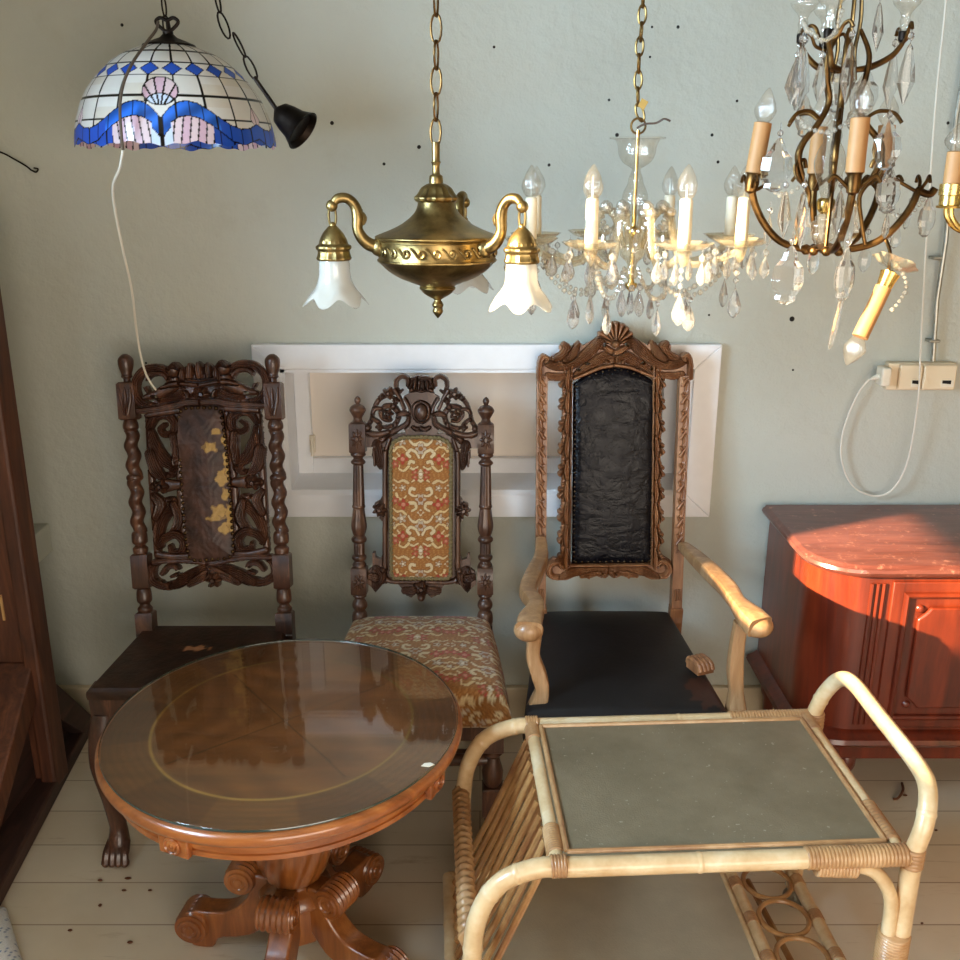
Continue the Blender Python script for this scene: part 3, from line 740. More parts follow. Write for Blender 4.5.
# veneered top, polar grid with colours per vertex
nr, na = 70, 360; mb = MB(); cols = []
c1, c2, c3, cb_ = [np.array(lin(h)[:3]) for h in ('#74401c', '#8a5026', '#7a441f', '#c99445')]
for i in range(nr + 1):
    r = (R - .012) * i / nr
    for k in range(na):
        a = 2 * PI * k / na
        mb.v.append((TC.x + r * math.cos(a), TC.y + r * math.sin(a), TT - .006))
        x, y = r * math.cos(a), r * math.sin(a)
        if r > .252:
            seg = int((a + .25) / (PI / 6)) % 2; col = (np.array(lin('#7d4a24')[:3]) if seg else np.array(lin('#6b3c1d')[:3])) * (1 + .12 * math.sin(r * 420 + 2 * math.sin(a * 7)))
        else:
            ang = (a + .9) % (PI / 2) - PI / 4; q = int(((a + .9) % (2 * PI)) // (PI / 2))
            g = math.sin((math.cos(ang) * r * 60 + math.sin(ang * 3 + q) * r * 22)) * .5 + .5
            col = c3 * (1 - g) + c2 * g
            if abs(abs(ang) - PI / 4) * r < .0018: col = col * .6
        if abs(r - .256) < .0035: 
            wv = .5 + .5 * math.cos(a - 4.0); col = cb_ * (.30 + .6 * wv)  # inlay dims away from lower left: reflection washing it out, put into the colour
        cols.append(np.clip(col, 0, 1))
for i in range(nr):
    for k in range(na): mb.f.append((i * na + k, (i + 1) * na + k, (i + 1) * na + (k + 1) % na, i * na + (k + 1) % na)); mb.m.append(0)
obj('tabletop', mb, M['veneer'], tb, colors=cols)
mb = MB(); RG = R - .010; mb.lathe([(0.001, TT - .005), (RG - .001, TT - .005), (RG, TT - .004), (RG, TT), (RG - .001, TT + .001), (.001, TT + .001)], TC, 128, cap=False)
gl = obj('glass_top', mb, M['table_glass'], tb, label='clear round glass disc lying on the top', sharp=40)
obj('glass_edge', MB().lathe([(RG + .0002, TT - .0045), (RG + .0012, TT - .003), (RG + .0012, TT - .001), (RG + .0002, TT + .0005)], TC, 128, cap=False), M['glass_edge'], gl)
RA = R - .026
obj('apron', MB().lathe([(RA - .02, TT - .034), (RA, TT - .034), (RA, TT - .058), (RA - .003, TT - .0595), (RA - .003, TT - .062), (RA, TT - .0635), (RA + .001, TT - .072), (RA - .006, TT - .076), (RA - .02, TT - .076)], TC, 128, cap=False), M['table_wood'], tb, sharp=40)
for k in range(4):
    a = math.radians(247 + 90 * k); d = V((math.cos(a), math.sin(a), 0)); t_ = V((-d.y, d.x, 0)); c = TC + d * (RA + .003) + V((0, 0, TT - .055))
    mb = MB(); Rm = Matrix((t_, d, V((0, 0, 1)))).transposed(); mb.box(c, (.062, .014, .044), Rm)
    bl = obj('corner_block', mb, M['table_wood'], tb, bevel=.003)
    mb = MB(); mb.lathe([(.017, .0), (.017, .010), (.0145, .012), (.0125, .009), (.010, .009), (.0085, .012), (.005, .012), (.004, .009), (.002, .011), (.0005, .0115)], c, 24, d)
    obj('rosette', mb, M['table_wood'], bl, sharp=50)
mb = MB()
cz = [(.085, TT - .08), (.085, .47), (.075, .455), (.062, .43), (.062, .40), (.076, .37), (.084, .33), (.080, .27), (.064, .215), (.054, .20), (.05, .192), (.066, .18), (.076, .165), (.076, .155), (.06, .147), (.058, .12)]
pr = smooth_path([V((r, z, 0)) for r, z in cz], 6)
obj('pedestal', mb.lathe([(p.x, p.y) for p in pr][::-1], TC, 96, mod=lambda a, h: 1 + (.035 * math.cos(14 * a - h * 55) if .205 < h < .385 else 0)), M['table_base'], tb, sharp=60)
mb = MB(); mb.lathe([(.03, .06), (.062, .06), (.066, .07), (.066, .142), (.06, .149), (.03, .149)], TC, 8, mod=lambda a, h: 1.0); obj('hub_block', mb, M['table_base'], tb)
for az in (172, 262, 330, 60):
    a = math.radians(az); d = V((math.cos(a), math.sin(a), 0)); t_ = V((-d.y, d.x, 0))
    W = .031
    up = lambda r, z: TC + d * r + V((0, 0, z))
    prof = [(.05, .20), (.088, .20), (.092, .18), (.098, .15), (.115, .125), (.145, .10), (.19, .092), (.225, .092), (.245, .075), (.25, .04), (.235, .0), (.19, 0), (.175, .025), (.13, .035), (.09, .05), (.05, .095)]
    prof = cat2(prof, 3)
    mb = MB(); mb.prism(prof, -W * .8, W * .8, lambda p, q, h: up(p, q) + t_ * h)
    lg = obj('leg', mb, M['table_base'], tb, bevel=.005, sharp=50)
    for nm, c, rv in (('scroll', (.112, .19), .033), ('scroll', (.232, .052), .036)):
        mb = MB(); n = 28; prof2 = []
        w2 = W * 1.15
        for i in range(25):
            h = -w2 + 2 * w2 * i / 24; prof2.append((rv * (1 + (.06 * math.cos(i * PI / 2)) if 0 < i < 24 else rv * 0 + .96), h))
        e = [(.0006, -w2 - .003), (rv * .25, -w2 - .004), (rv * .3, -w2 - .001), (rv * .45, -w2 - .001), (rv * .52, -w2 - .004), (rv * .7, -w2 - .004), (rv * .76, -w2)]
        mb.lathe([(r, h) for r, h in e] + [(r if r > .01 else rv, h) for r, h in prof2] + [(r, -h) for r, h in reversed(e)], up(*c), n, t_)
        obj(nm, mb, M['table_base'], lg, sharp=50)

# ================================================================== RATTAN TROLLEY
X0, X1, Y0, Y1, TZ = .1155, .7175, 1.36, 1.797, .495
tr_ = thing('rattan_trolley', 'pale bent cane serving trolley with dirty glass top and curved handle', 'trolley', ((X0 + X1) / 2, (Y0 + Y1) / 2, 0))
tr_.rotation_euler.z = math.radians(3); tr_.location.x -= .004
rr = .017
def nodes(mb, pts, r, ks):
    for k in ks:
        i = int(k * (len(pts) - 2)); d = (pts[i + 1] - pts[i]).normalized() * .004
        mb.tube([pts[i] - d * 1.5, pts[i] - d * .5, pts[i] + d * .5, pts[i] + d * 1.5], [r * .98, r * 1.06, r * 1.06, r * .98], 14)
for y, lb in ((Y0, 'front bent cane rail and leg'), (Y1, 'rear bent cane rail and leg')):
    pth = smooth_path([V(p) for p in [(-.022, y, .055), (-.022, y, .2), (-.022, y, .305), (-.011, y, .398), (.0255, y, .464), (.0885, y, .492), (.158, y, .492), (.44, y, .492), (X1 + .01, y, .492)]], 8)
    mb = MB(); mb.tube(pth, rr, 14); nodes(mb, pth, rr, (.3, .47, .58, .72, .86) if y == Y0 else (.33, .5, .65, .9))
    obj('rail_frame', mb, M['cane'], tr_, label=lb)
    xr = X1 + .018
    pth = smooth_path([V((xr, y, TZ)), V((xr, y, .3)), V((xr - .002, y, .15)), V((xr - .004, y, .055))], 6)
    mb = MB(); mb.tube(pth, rr, 14); nodes(mb, pth, rr, (.1, .6))
    lg = obj('leg', mb, M['cane'], tr_)
    mb = MB(); mb.tube(smooth_path([V((X1 - .10, y, TZ - .015)), V((X1 - .045, y, TZ - .035)), V((X1 - .01, y, TZ - .09)), V((X1 - .004, y, TZ - .17)), V((X1 - .002, y, .17))], 6), .0125, 12)
    obj('corner_brace', mb, M['cane'], tr_)
    def wrapped(p0, p1, r, turns, name='cane_wrap', par=tr_, flat=None):
        p0, p1 = V(p0), V(p1); n = turns * 6
        mb = MB(); mb.tube([p0.lerp(p1, i / n) for i in range(n + 1)], [r * (1 + .07 * abs(math.sin(PI * i / 6))) for i in range(n + 1)], 16, flat=flat)
        return obj(name, mb, M['wrap'], par, sharp=80)
    wrapped((X1 - .17, y, TZ - .002), (X1 + .005, y, TZ - .002), .0185, 26)
    wrapped((X1 - .15, y, TZ - .019), (X1 - .08, y, TZ - .025), .017, 12)
    wrapped((X1 + .007, y, .33), (X1 + .007, y, .12), .0265, 34)
    wrapped((X1 + .018, y, TZ + .012), (X1 + .018, y, TZ - .025), .0185, 5)
    wrapped((X0 - .005, y, TZ), (X0 + .022, y, TZ), .0185, 5)
# cross rails under the glass
for x, lb in ((X0 + .008, 'left cross rail of the top'), (X1 - .005, 'right cross rail of the top')):
    mb = MB(); pth = [V((x, Y0, TZ)).lerp(V((x, Y1, TZ)), i / 10) for i in range(11)]; mb.tube(pth, .0135, 12); nodes(mb, pth, .0135, (.3, .7))
    obj('cross_rail', mb, M['cane'], tr_, label=lb)
    for a, b in ((.06, .30), (.86, .98)): wrapped(pth[0].lerp(pth[-1], a), pth[0].lerp(pth[-1], b if x > .3 else a + .16), .0155, 12)
gx0, gx1, gy0, gy1 = X0 + .026, X1 - .022, Y0 + .022, Y1 - .022
obj('glass_top', MB().bb(gx0 - .01, gx1 + .01, gy0 - .01, gy1 + .01, TZ + .004, TZ + .009), M['dirty_glass'], tr_, smooth=False, label='dusty obscured glass top of the trolley')
mb = MB()
for a, b in (((gx0, gy0), (gx1, gy0)), ((gx1, gy0), (gx1, gy1)), ((gx1, gy1), (gx0, gy1)), ((gx0, gy1), (gx0, gy0))):
    mb.tube([V((a[0], a[1], TZ + .010)), V((b[0], b[1], TZ + .010))], .0052, 8)
obj('glass_bead', mb, M['wrap'], tr_)
# handle
hp = [(X1 + .012, Y1, TZ), (X1 + .028, Y1 - .008, TZ + .06), (X1 + .043, Y1 - .04, TZ + .112), (X1 + .05, Y1 - .09, TZ + .128), (X1 + .052, Y1 - .2, TZ + .122), (X1 + .056, Y0 + .1, TZ + .112), (X1 + .052, Y0 + .045, TZ + .098), (X1 + .036, Y0 + .01, TZ + .055), (X1 + .018, Y0, TZ)]
pth = smooth_path(hp, 8); mb = MB(); mb.tube(pth, .0158, 16); nodes(mb, pth, .0158, (.1, .86))
obj('handle', mb, M['cane'], tr_, label='arched cane handle at the right end')
# woven bar and magazine slats
n = 160; mb = MB(); a, b = V((-.027, Y0 + .01, .34)), V((-.027, Y1 - .0, .34))
mb.tube([a.lerp(b, i / n) for i in range(n + 1)], [.0165 * (1 + .13 * math.sin(i * .9)) for i in range(n + 1)], 18, twist=(.09, 6, .9))
obj('woven_bar', mb, M['wrap'], tr_, label='braided cane bar at the left end', sharp=80)
for i in range(10):
    y = Y0 + .035 + (Y1 - Y0 - .07) * i / 9
    mb = MB(); j = random.uniform(-.006, .006); mb.tube([(X0 - .004, y + j, TZ - .012), ((X0 - .055) / 2, y, .285), (-.06, y - j, .085)], .0068, 8)
    obj('slat', mb, M['cane_dark'], tr_)
# lower shelf
LZ = .115
for y in (Y0, Y1):
    mb = MB(); pth = [V((-.055, y, LZ)).lerp(V((X1 + .015, y, LZ)), i / 10) for i in range(11)]; mb.tube(pth, .0125, 12); obj('shelf_rail', mb, M['cane'], tr_)
for x, r in ((-.055, .0138), (.555, .0066), (.575, .0138), (X1 - .004, .0138)):
    mb = MB(); pth = [V((x, Y0, LZ)).lerp(V((x, Y1, LZ)), i / 12) for i in range(13)]; mb.tube(pth, r, 12)
    if r > .01: nodes(mb, pth, r, (.2, .5, .8))
    o = obj('shelf_cross_rail', mb, M['cane'], tr_)
    if x > .56:
        for k in range(4):
            yy = Y0 + .06 + .106 * k; wrapped((x, yy - .014, LZ), (x, yy + .014, LZ), .0145, 5)
obj('shelf_glass', MB().bb(-.044, .555, Y0 + .008, Y1 - .008, LZ - .002, LZ + .003), M['shelf_glass'], tr_, smooth=False, label='dusty obscured glass of the lower shelf')
xc = (.575 + X1 - .004) / 2
for k in range(4):
    yy = Y0 + .06 + .106 * k; mb = MB(); mb.tube([(xc + 1.1 * .046 * math.cos(q * PI / 16), yy + 1.1 * .046 * math.sin(q * PI / 16), LZ + .004) for q in range(32)], .0055, 8, closed=True)
    obj('bottle_ring', mb, M['cane_dark'], tr_)
mb = MB(); mb.tube([(xc + .005, Y0, .075), (xc - .02, Y1, .075)], .007, 8); obj('stretcher', mb, M['cane_dark'], tr_)

for x in (-.022, X1 + .012):
    for y in (Y0, Y1):
        cs = obj('caster', MB().lathe([(.006, -.009), (.022, -.009), (.025, -.004), (.025, .004), (.022, .009), (.006, .009)], (x + .006, y, .025), 24, (.5, 1, 0)), M['caster'], tr_)
        f = MB(); f.bb(x - .012, x + .02, y - .013, y + .013, .05, .058); f.tube([(x + .004, y, .05), (x + .006, y - .012, .025)], .003, 6); f.tube([(x + .004, y, .05), (x + .006, y + .012, .025)], .003, 6)
        obj('caster_fork', f, M['caster'], cs)

q = G(428, 765, .5715); mb = MB(); mb.prism([(-.012, -.004), (.002, -.007), (.012, .0), (.004, .006), (-.007, .004)], 0, .0015, lambda a, b, h: V((q.x + a, q.y + b, .5715 + h)))
tag(obj('paper_scrap', mb, M['white_plastic'], smooth=False), 'tiny white scrap lying on the glass near the right edge of the round table', 'scrap')
# ================================================================== CHAIRS
def px_scale(fr, x, y): return (fr.uv(x + 10, y)[0] - fr.uv(x, y)[0]) / 10
def post(fr, xb, yb, xt, yt, secs, w=0., twn=22):
    """turned post standing in the chair-back plane; sections given top to bottom"""
    mb = MB()
    def pt(y): 
        f = (y - yt) / (yb - yt); return fr.at(xt + (xb - xt) * f, y, w)
    k = px_scale(fr, xt, (yb + yt) / 2)
    for s in secs:
        if s[0] == 'b': sq_block(mb, pt(s[2]), pt(s[1]), s[3] * k, bev=.22)
        elif s[0] == 't':
            p0, p1 = pt(s[2]), pt(s[1]); L = (p1 - p0).length; n = 60
            axis_lathe(mb, p0, p1, [(i / n, s[3] * k) for i in range(n + 1)], 24, mod=lambda a, h: 1 + .22 * math.cos(a - h * 2 * PI / s[4]))
        elif s[0] == 'f':   # fluted shaft
            axis_lathe(mb, pt(s[2]), pt(s[1]), [(0, s[4] * k), (1, s[3] * k)], 40, mod=lambda a, h: 1 + .09 * math.cos(8 * a))
        else:
            pr = s[1]; y0, y1 = pr[0][0], pr[-1][0]
            q = [(V((y, r, 0))) for y, r in pr]
            q = smooth_path(q, 4) if s[0] == 's' else q
            axis_lathe(mb, pt(y1), pt(y0), [((y1 - p.x) / (y1 - y0), max(p.y, .05) * k) for p in reversed(q)], 20, mod=(lambda a, h: 1 + .05 * math.cos(10 * a)) if len(s) > 2 else None)
    return mb
def cushion(bl, br, fr_, fl, z, crown, T, colf=None, n=70, rnd=.012, bulge=.01, zb=0.):
    """soft seat: rounded pad on four corners, sides going down by T"""
    bl, br, fr_, fl = (V((*p, 0)) for p in (bl, br, fr_, fl)); mb = MB(); cols = []
    W = ((fr_ - fl).length + (br - bl).length) / 2; D = ((fl - bl).length + (fr_ - br).length) / 2
    def pos(a, b): return (fl.lerp(fr_, a)).lerp(bl.lerp(br, a), b)
    for j in range(n + 1):
        for i in range(n + 1):
            a, b = i / n, j / n; p = pos(a, b)
            e = min(a * W, (1 - a) * W, b * D, (1 - b) * D)
            zz = z + zb * b + crown * (1 - (2 * a - 1) ** 4) * (1 - (2 * b - 1) ** 4) - (rnd - math.sqrt(max(rnd ** 2 - (rnd - min(e, rnd)) ** 2, 0)))
            mb.v.append((p.x, p.y, zz))
            if colf: cols.append(((a - .5) * W, b * D))
    for j in range(n):
        for i in range(n):
            k = j * (n + 1) + i; mb.f.append((k, k + 1, k + n + 2, k + n + 1)); mb.m.append(0)
    ring = [i for i in range(n + 1)] + [j * (n + 1) + n for j in range(1, n + 1)] + [n * (n + 1) + i for i in range(n - 1, -1, -1)] + [j * (n + 1) for j in range(n - 1, 0, -1)]
    c = (bl + br + fr_ + fl) / 4; prev = ring; K = 10
    for s in range(1, K + 1):
        cur = []
        for q, k in enumerate(ring):
            x, y, zz = mb.v[k]; d = V((x - c.x, y - c.y, 0)).normalized(); f = s / K
            o = bulge * math.sin(PI * f)
            cur.append(len(mb.v)); mb.v.append((x + d.x * o, y + d.y * o, (zz) * (1 - f) + f * (z - rnd - T)))
            if colf: u, v = cols[k]; cols.append((u * (1 + f * T / .25), v - (f * T if k <= n else 0)))
        m = len(ring)
        for q in range(m): mb.f.append((prev[q], cur[q], cur[(q + 1) % m], prev[(q + 1) % m])); mb.m.append(0)
        prev = cur
    mb.f.append(tuple(prev)); mb.m.append(0)
    return mb, (np.array(cols) if colf else None)

# ------------------------------------------------------------- tapestry weave
def weave(U, Vv, W=.20, Hh=.235, cx=0., vy=0.):
    x = np.abs(((U - cx) / (W / 2) + 1) % 2 - 1); y = ((Vv - vy) / Hh) % 1.0
    asp = Hh / (W / 2)
    fx, fy = x, y * asp                                        # square units, width 1, height asp
    c = lambda h: np.array(lin(h)[:3])
    out = np.empty(U.shape + (3,)); out[:] = c('#9c6634')
    n = np.sin(fx * 41 + np.sin(fy * 23) * 2) * np.sin(fy * 37)
    out[n > .35] = c('#ac7844')
    def stroke(pts, r0, r1, col):
        q = cat2(pts, 8); d = np.full(U.shape, 9.)
        for off in (-asp, 0, asp):
            for k, (a, b) in enumerate(q):
                r = .85 * (r0 + (r1 - r0) * k / len(q)); d = np.minimum(d, np.hypot(fx - a, fy - b - off) - r)
        out[d < .022] = c('#8a5a2c'); out[d < 0] = c(col)
    def flower(cx_, cy_, r, pet, col, heart):
        for off in (-asp, 0, asp):
            dx, dy = fx - cx_, fy - cy_ - off; an = np.arctan2(dy, dx); d = np.hypot(dx, dy) - r * (.78 + .25 * np.cos(pet * an))
            out[d < .022] = c('#8a5a2c'); out[d < 0] = c(col); h = np.hypot(dx, dy) - r * .35; out[(h < .02) & (d < 0)] = c('#8f5f3a'); out[h < 0] = c(heart)
    K = asp / 2.7
    Q = lambda pts: [(a, b * K) for a, b in pts]
    for pts, r0, r1, col in (
        ([(.10, .30), (.26, .22), (.40, .32), (.36, .48), (.24, .46)], .035, .07, '#d0b88e'), ([(.42, .30), (.58, .16), (.74, .22), (.72, .36)], .06, .02, '#d2b584'),
        ([(.06, .62), (.16, .80), (.34, .88), (.46, .76), (.38, .66)], .05, .07, '#d3bd96'), ([(.50, .86), (.62, .98), (.80, .96), (.92, .84)], .03, .06, '#d2b584'),
        ([(.98, .60), (.84, .56), (.74, .66), (.82, .76)], .05, .03, '#cdb084'), ([(.04, 1.12), (.20, 1.06), (.34, 1.14), (.42, 1.28)], .07, .03, '#d3bd96'),
        ([(.30, 1.46), (.16, 1.56), (.20, 1.72), (.36, 1.74)], .04, .08, '#d0b88e'), ([(.52, 1.32), (.64, 1.44), (.82, 1.42), (.96, 1.52)], .06, .03, '#d2b584'),
        ([(.98, 1.22), (.84, 1.14), (.72, 1.20)], .04, .06, '#cdb084'), ([(.08, 2.02), (.24, 1.98), (.38, 2.08), (.34, 2.24), (.22, 2.22)], .04, .07, '#d3bd96'),
        ([(.50, 1.98), (.62, 1.86), (.78, 1.90), (.84, 2.04)], .03, .06, '#d2b584'), ([(.44, 2.44), (.60, 2.52), (.78, 2.46), (.92, 2.54)], .06, .03, '#cdb084'), ([(.0, 2.5), (.16, 2.56), (.30, 2.48)], .05, .03, '#d0b88e')):
        stroke(Q(pts), r0, r1, col)
    for cx_, cy_, r_, pet, col, heart in ((0, .05, .17, 4, '#cdb694', '#dccdb0'), (.19, .11, .12, 3, '#ab4636', '#c07a60'), (.19, 2.64, .12, 3, '#ab4636', '#c07a60'), (0, .92, .19, 5, '#b7a490', '#9c6634'),
        (.62, .56, .19, 4, '#a8402e', '#c98068'), (.88, .38, .14, 5, '#ab4838', '#c98068'), (.66, 1.18, .17, 5, '#b5a48e', '#d8c8ae'), (.98, .98, .10, 5, '#b5a48e', '#cfc0a4'),
        (0, 1.40, .12, 4, '#cdb694', '#9c6634'), (.60, 1.68, .19, 4, '#a8402e', '#c98068'), (.88, 1.80, .14, 5, '#ab4838', '#c98068'), (0, 1.86, .19, 5, '#b7a490', '#9c6634'), (.62, 2.26, .12, 5, '#b5a48e', '#d8c8ae'), (.94, 2.26, .12, 4, '#cdb694', '#9c6634')):
        flower(cx_, cy_ * K, r_, pet, col, heart)
    wv = 1 + .08 * np.sign(np.sin(U * 2600)) * np.sign(np.sin(Vv * 2600))
    return np.clip(out * wv[..., None], 0, 1)
def pad_panel(fr, poly_uv_bounds, dome, w, round_top=0., colf=None, corner=.02, res=.0016):
    """domed upholstered panel inside u0..u1, v0..v1"""
    u0, u1, v0, v1 = poly_uv_bounds
    nu, nv = int((u1 - u0) / res), int((v1 - v0) / res); A, B_ = np.meshgrid(np.linspace(0, 1, nu), np.linspace(0, 1, nv))
    U, Vv = u0 + (u1 - u0) * A, v0 + (v1 - v0) * B_
    d = np.minimum(np.minimum(U - u0, u1 - U), np.minimum(Vv - v0, v1 - Vv))
    Wd = w + dome * np.sqrt(np.clip(1 - np.clip(1 - d / .022, 0, 1) ** 2, 0, 1)) + dome * .8 * (1 - (2 * A - 1) ** 2) * (1 - (2 * B_ - 1) ** 4)
    if round_top: Vv = Vv - round_top * (np.clip(np.abs(2 * A - 1), 0, 1) ** 2.2) * B_ ** 6
    b, ex, ey, n = (np.array(q) for q in (fr.b, fr.ex, fr.ey, fr.n))
    Pp = b + U[..., None] * ex + Vv[..., None] * ey + Wd[..., None] * n
    ids = np.arange(nu * nv).reshape(nv, nu)
    F = np.stack([ids[:-1, :-1].ravel(), ids[:-1, 1:].ravel(), ids[1:, 1:].ravel(), ids[1:, :-1].ravel()], 1)
    mb = MB(); mb.v = Pp.reshape(-1, 3).tolist(); mb.f = [tuple(map(int, f)) for f in F]; mb.m = [0] * len(mb.f)
    bd = list(range(nu)) + [nu * j + nu - 1 for j in range(1, nv)] + [nu * (nv - 1) + i for i in range(nu - 2, -1, -1)] + [nu * j for j in range(nv - 2, 0, -1)]
    base = len(mb.v)
    for k in bd: mb.v.append(tuple(V(mb.v[k]) - fr.n * (.008)))
    m = len(bd)
    for q in range(m): mb.f.append((bd[q], base + q, base + (q + 1) % m, bd[(q + 1) % m])); mb.m.append(0)
    cols = None
    if colf is not None:
        cc = colf(U, Vv, A, B_).reshape(-1, 3); cols = np.vstack([cc, cc[bd]])
    return mb, cols

# ================================================================== LEFT: BARLEY-TWIST CHAIR
FL = Frame(P(216, 630, 2.26), P(198, 355, 2.42))
lc = thing('carved_chair', 'dark carved chair with barley-twist posts and worn leather back behind the round table', 'chair', (-.70, 2.12, 0))
tw = [('s', [(354, 2), (356, 5), (360, 7.5), (367, 7), (374, 5), (377, 5.5), (379, 3)]), ('p', [(378, 3.5), (383, 3.5)]), ('b', 382, 420, 8.5),
      ('s', [(420, 6), (424, 7.5), (428, 7.5), (431, 5.5)]), ('t', 430, 476, 6.6, .05), ('s', [(474, 6), (476, 8), (479, 8), (481, 6)]), ('t', 480, 532, 6.6, .05),
      ('s', [(531, 6), (534, 7.5), (542, 7.5), (545, 5), (548, 7.5), (553, 7)]), ('b', 553, 588, 8.3), ('s', [(587, 5), (590, 7), (600, 7.5), (604, 5), (608, 7.5), (612, 7)]), ('b', 611, 640, 8.3)]
KL = px_scale(FL, 200, 480)
for xb, xt, sgn in ((147.5, 125, -1), (286, 272, 1)):
    p = obj('back_post', post(FL, xb, 636, xt, 354, tw), M['dark_oak'], lc, sharp=50)
    rl = Relief(FL, lambda a, b, xb=xb, xt=xt: (xt + (xb - xt) * (b - 354) / 282 + a, b))
    for a in (-4.5, 0, 4.5): rl.stroke([(a * .3, 415), (a, 400), (a * 1.3, 388)], [1.5, 2.4, .8], .006, .0, 0)
    obj('leaf_carving', rl.build(.004, .0205), M['dark_oak'], p, sharp=60)
axL = FL.uv(110 + 457 / 5.05, 375)[0]
r = Relief(FL, lambda a, b: (110 + a / 5.05, 345 + b / 5.05), axis=axL)
r.poly([(457, 178), (372, 178), (330, 210), (200, 300), (150, 318), (152, 348), (457, 340)], .003, whole=True)
r.stroke([(330, 150), (250, 118), (175, 130), (132, 190), (140, 262), (200, 312), (290, 320), (350, 300)], [20, 24, 22, 20, 22, 24, 20, 14], .014, .002, 2)
r.stroke([(200, 245), (178, 195), (210, 150), (270, 150), (300, 190), (278, 235), (235, 232)], [9, 12, 14, 13, 12, 11, 10], .011, .002, 1)
r.stroke([(335, 150), (318, 205), (250, 245), (185, 265)], [26, 34, 26, 14], .015, .003)
r.blob((330, 128), 36, .022, .004, 0)
r.stroke([(310, 118), (335, 100), (360, 118)], [10, 16, 10], .024, .003, 2)
r.stroke([(380, 195), (320, 200), (270, 215)], [16, 14, 8], .014, .003)
r.stroke([(360, 250), (310, 275), (250, 280)], [22, 18, 8], .012, .003, 2)
r.poly([(457, 80), (440, 108), (425, 98), (405, 88), (388, 108), (370, 120), (372, 185), (380, 200), (457, 205)], .008, whole=True)
for a, c in ((457, 92), (408, 98), (372, 124)): r.stroke([(a, c + 80), (a, c + 30), (a, c)], [16, 20, 7], .014, .004, 1)
r.stroke([(370, 196), (457, 204)], 11, .013, .006); r.stroke([(372, 176), (457, 182)], 5, .012, .006)
r.blob((457, 252), 42, .014, .005, 6)
r.stroke([(385, 235), (400, 262), (385, 290)], [6, 12, 6], .013, .004); r.stroke([(420, 285), (390, 300), (330, 300)], [16, 18, 8], .012, .004, 2)
r.stroke([(140, 335), (240, 325), (330, 310), (390, 292), (457, 290)], [16, 20, 22, 20, 18], .009, .004, 1)
r.hole((178, 190), 13, 24); r.hole((262, 176), 16, 12); r.hole((232, 262), 14, 8); r.hole((520, 258), 9, 18, mir=False); r.hole((728, 175), 7, 20, mir=False)
obj('crest', r.build(.02, .004), M['dark_oak'], lc, label='openwork crest carved with a crown between two figures', sharp=60)
# side panels of the back
T2 = lambda a, b: (130 + a / 4.8, 400 + b / 4.8)
u_t, u_b = FL.uv(*T2(352, 60))[0], FL.uv(*T2(397, 740))[0]; axS = (u_t + u_b) / 2
def side_panel(mir):
    r = Relief(FL, T2, axis=axS); r0 = r.stroke
    r.stroke = lambda pts, rad, *a, **k: r0(pts, [x * 1.22 for x in rad] if isinstance(rad, list) else rad * 1.1, *a, **k)
    n0 = len(r.it)
    for k in range(26):
        f = k / 25; x = 88 + 46 * f; y = 75 + 665 * f
        r.blob((x - 2, y), 15, .006, .002, 0, mir=False)
    r.stroke([(92, 75), (102, 300), (118, 520), (136, 745)], 14, .006, .003, 0, mir=False)
    r.stroke([(232, 45), (238, 250), (250, 480), (276, 745)], 17, .009, .003, 0, mir=False)
    r.stroke([(100, 130), (130, 80), (185, 75), (218, 110), (210, 155), (170, 165), (150, 140), (170, 118)], [12, 17, 19, 18, 16, 14, 12, 10], .014, .002, 2, mir=False)
    r.stroke([(105, 150), (125, 220), (165, 285), (210, 320), (205, 355), (178, 358)], [12, 24, 26, 20, 15, 12], .013, .002, 3, mir=False)
    r.stroke([(212, 175), (222, 240), (222, 310)], [16, 18, 12], .010, .002, 2, mir=False)
    r.stroke([(100, 260), (125, 330), (165, 380)], [22, 24, 14], .011, .002, 3, mir=False)
    r.stroke([(120, 415), (180, 410), (245, 405)], [14, 26, 16], .009, .003, 0, mir=False)
    r.blob((155, 415), 38, .018, .004, 5, mir=False)
    r.stroke([(182, 478), (212, 482), (205, 520), (165, 560), (140, 640), (150, 700)], [12, 16, 22, 24, 20, 14], .013, .002, 3, mir=False)
    r.stroke([(122, 460), (150, 500), (130, 560)], [14, 22, 14], .010, .002, 2, mir=False)
    r.stroke([(215, 500), (238, 560), (226, 610), (190, 650)], [14, 20, 18, 10], .011, .002, 2, mir=False)
    r.stroke([(150, 690), (175, 660), (225, 645), (262, 680), (250, 725), (210, 728), (198, 700)], [14, 17, 18, 18, 16, 14, 10], .014, .002, 2, mir=False)
    r.stroke([(140, 740), (210, 752), (280, 748)], [12, 14, 14], .006, .003, 0, mir=False)
    r.stroke([(90, 72), (160, 60), (235, 50)], [10, 14, 12], .006, .003, 0, mir=False)
    if mir:
        # mirror about the leaning centre line of the panel
        out = []
        for i in r.it:
            f = lambda p: (2 * (u_t + (u_b - u_t) * (FL.uv(*T2(0, 60))[1] - p[1]) / (FL.uv(*T2(0, 60))[1] - FL.uv(*T2(0, 740))[1])) - p[0], p[1])
            if i[0] == 's': out.append(('s', [f(p) for p in i[1]]) + i[2:])
            else: out.append(('b', f(i[1])) + i[2:])
        r.it = out
    return r.build(.016, .004)
obj('side_panel', side_panel(False), M['dark_oak'], lc, sharp=60); obj('side_panel', side_panel(True), M['dark_oak'], lc, sharp=60)
r = Relief(FL, T2, axis=FL.uv(*T2(402, 820))[0])
r.stroke([(150, 770), (112, 800), (112, 860), (170, 890), (250, 875), (310, 825), (365, 800)], [16, 20, 22, 22, 24, 22, 14], .014, .002, 2)
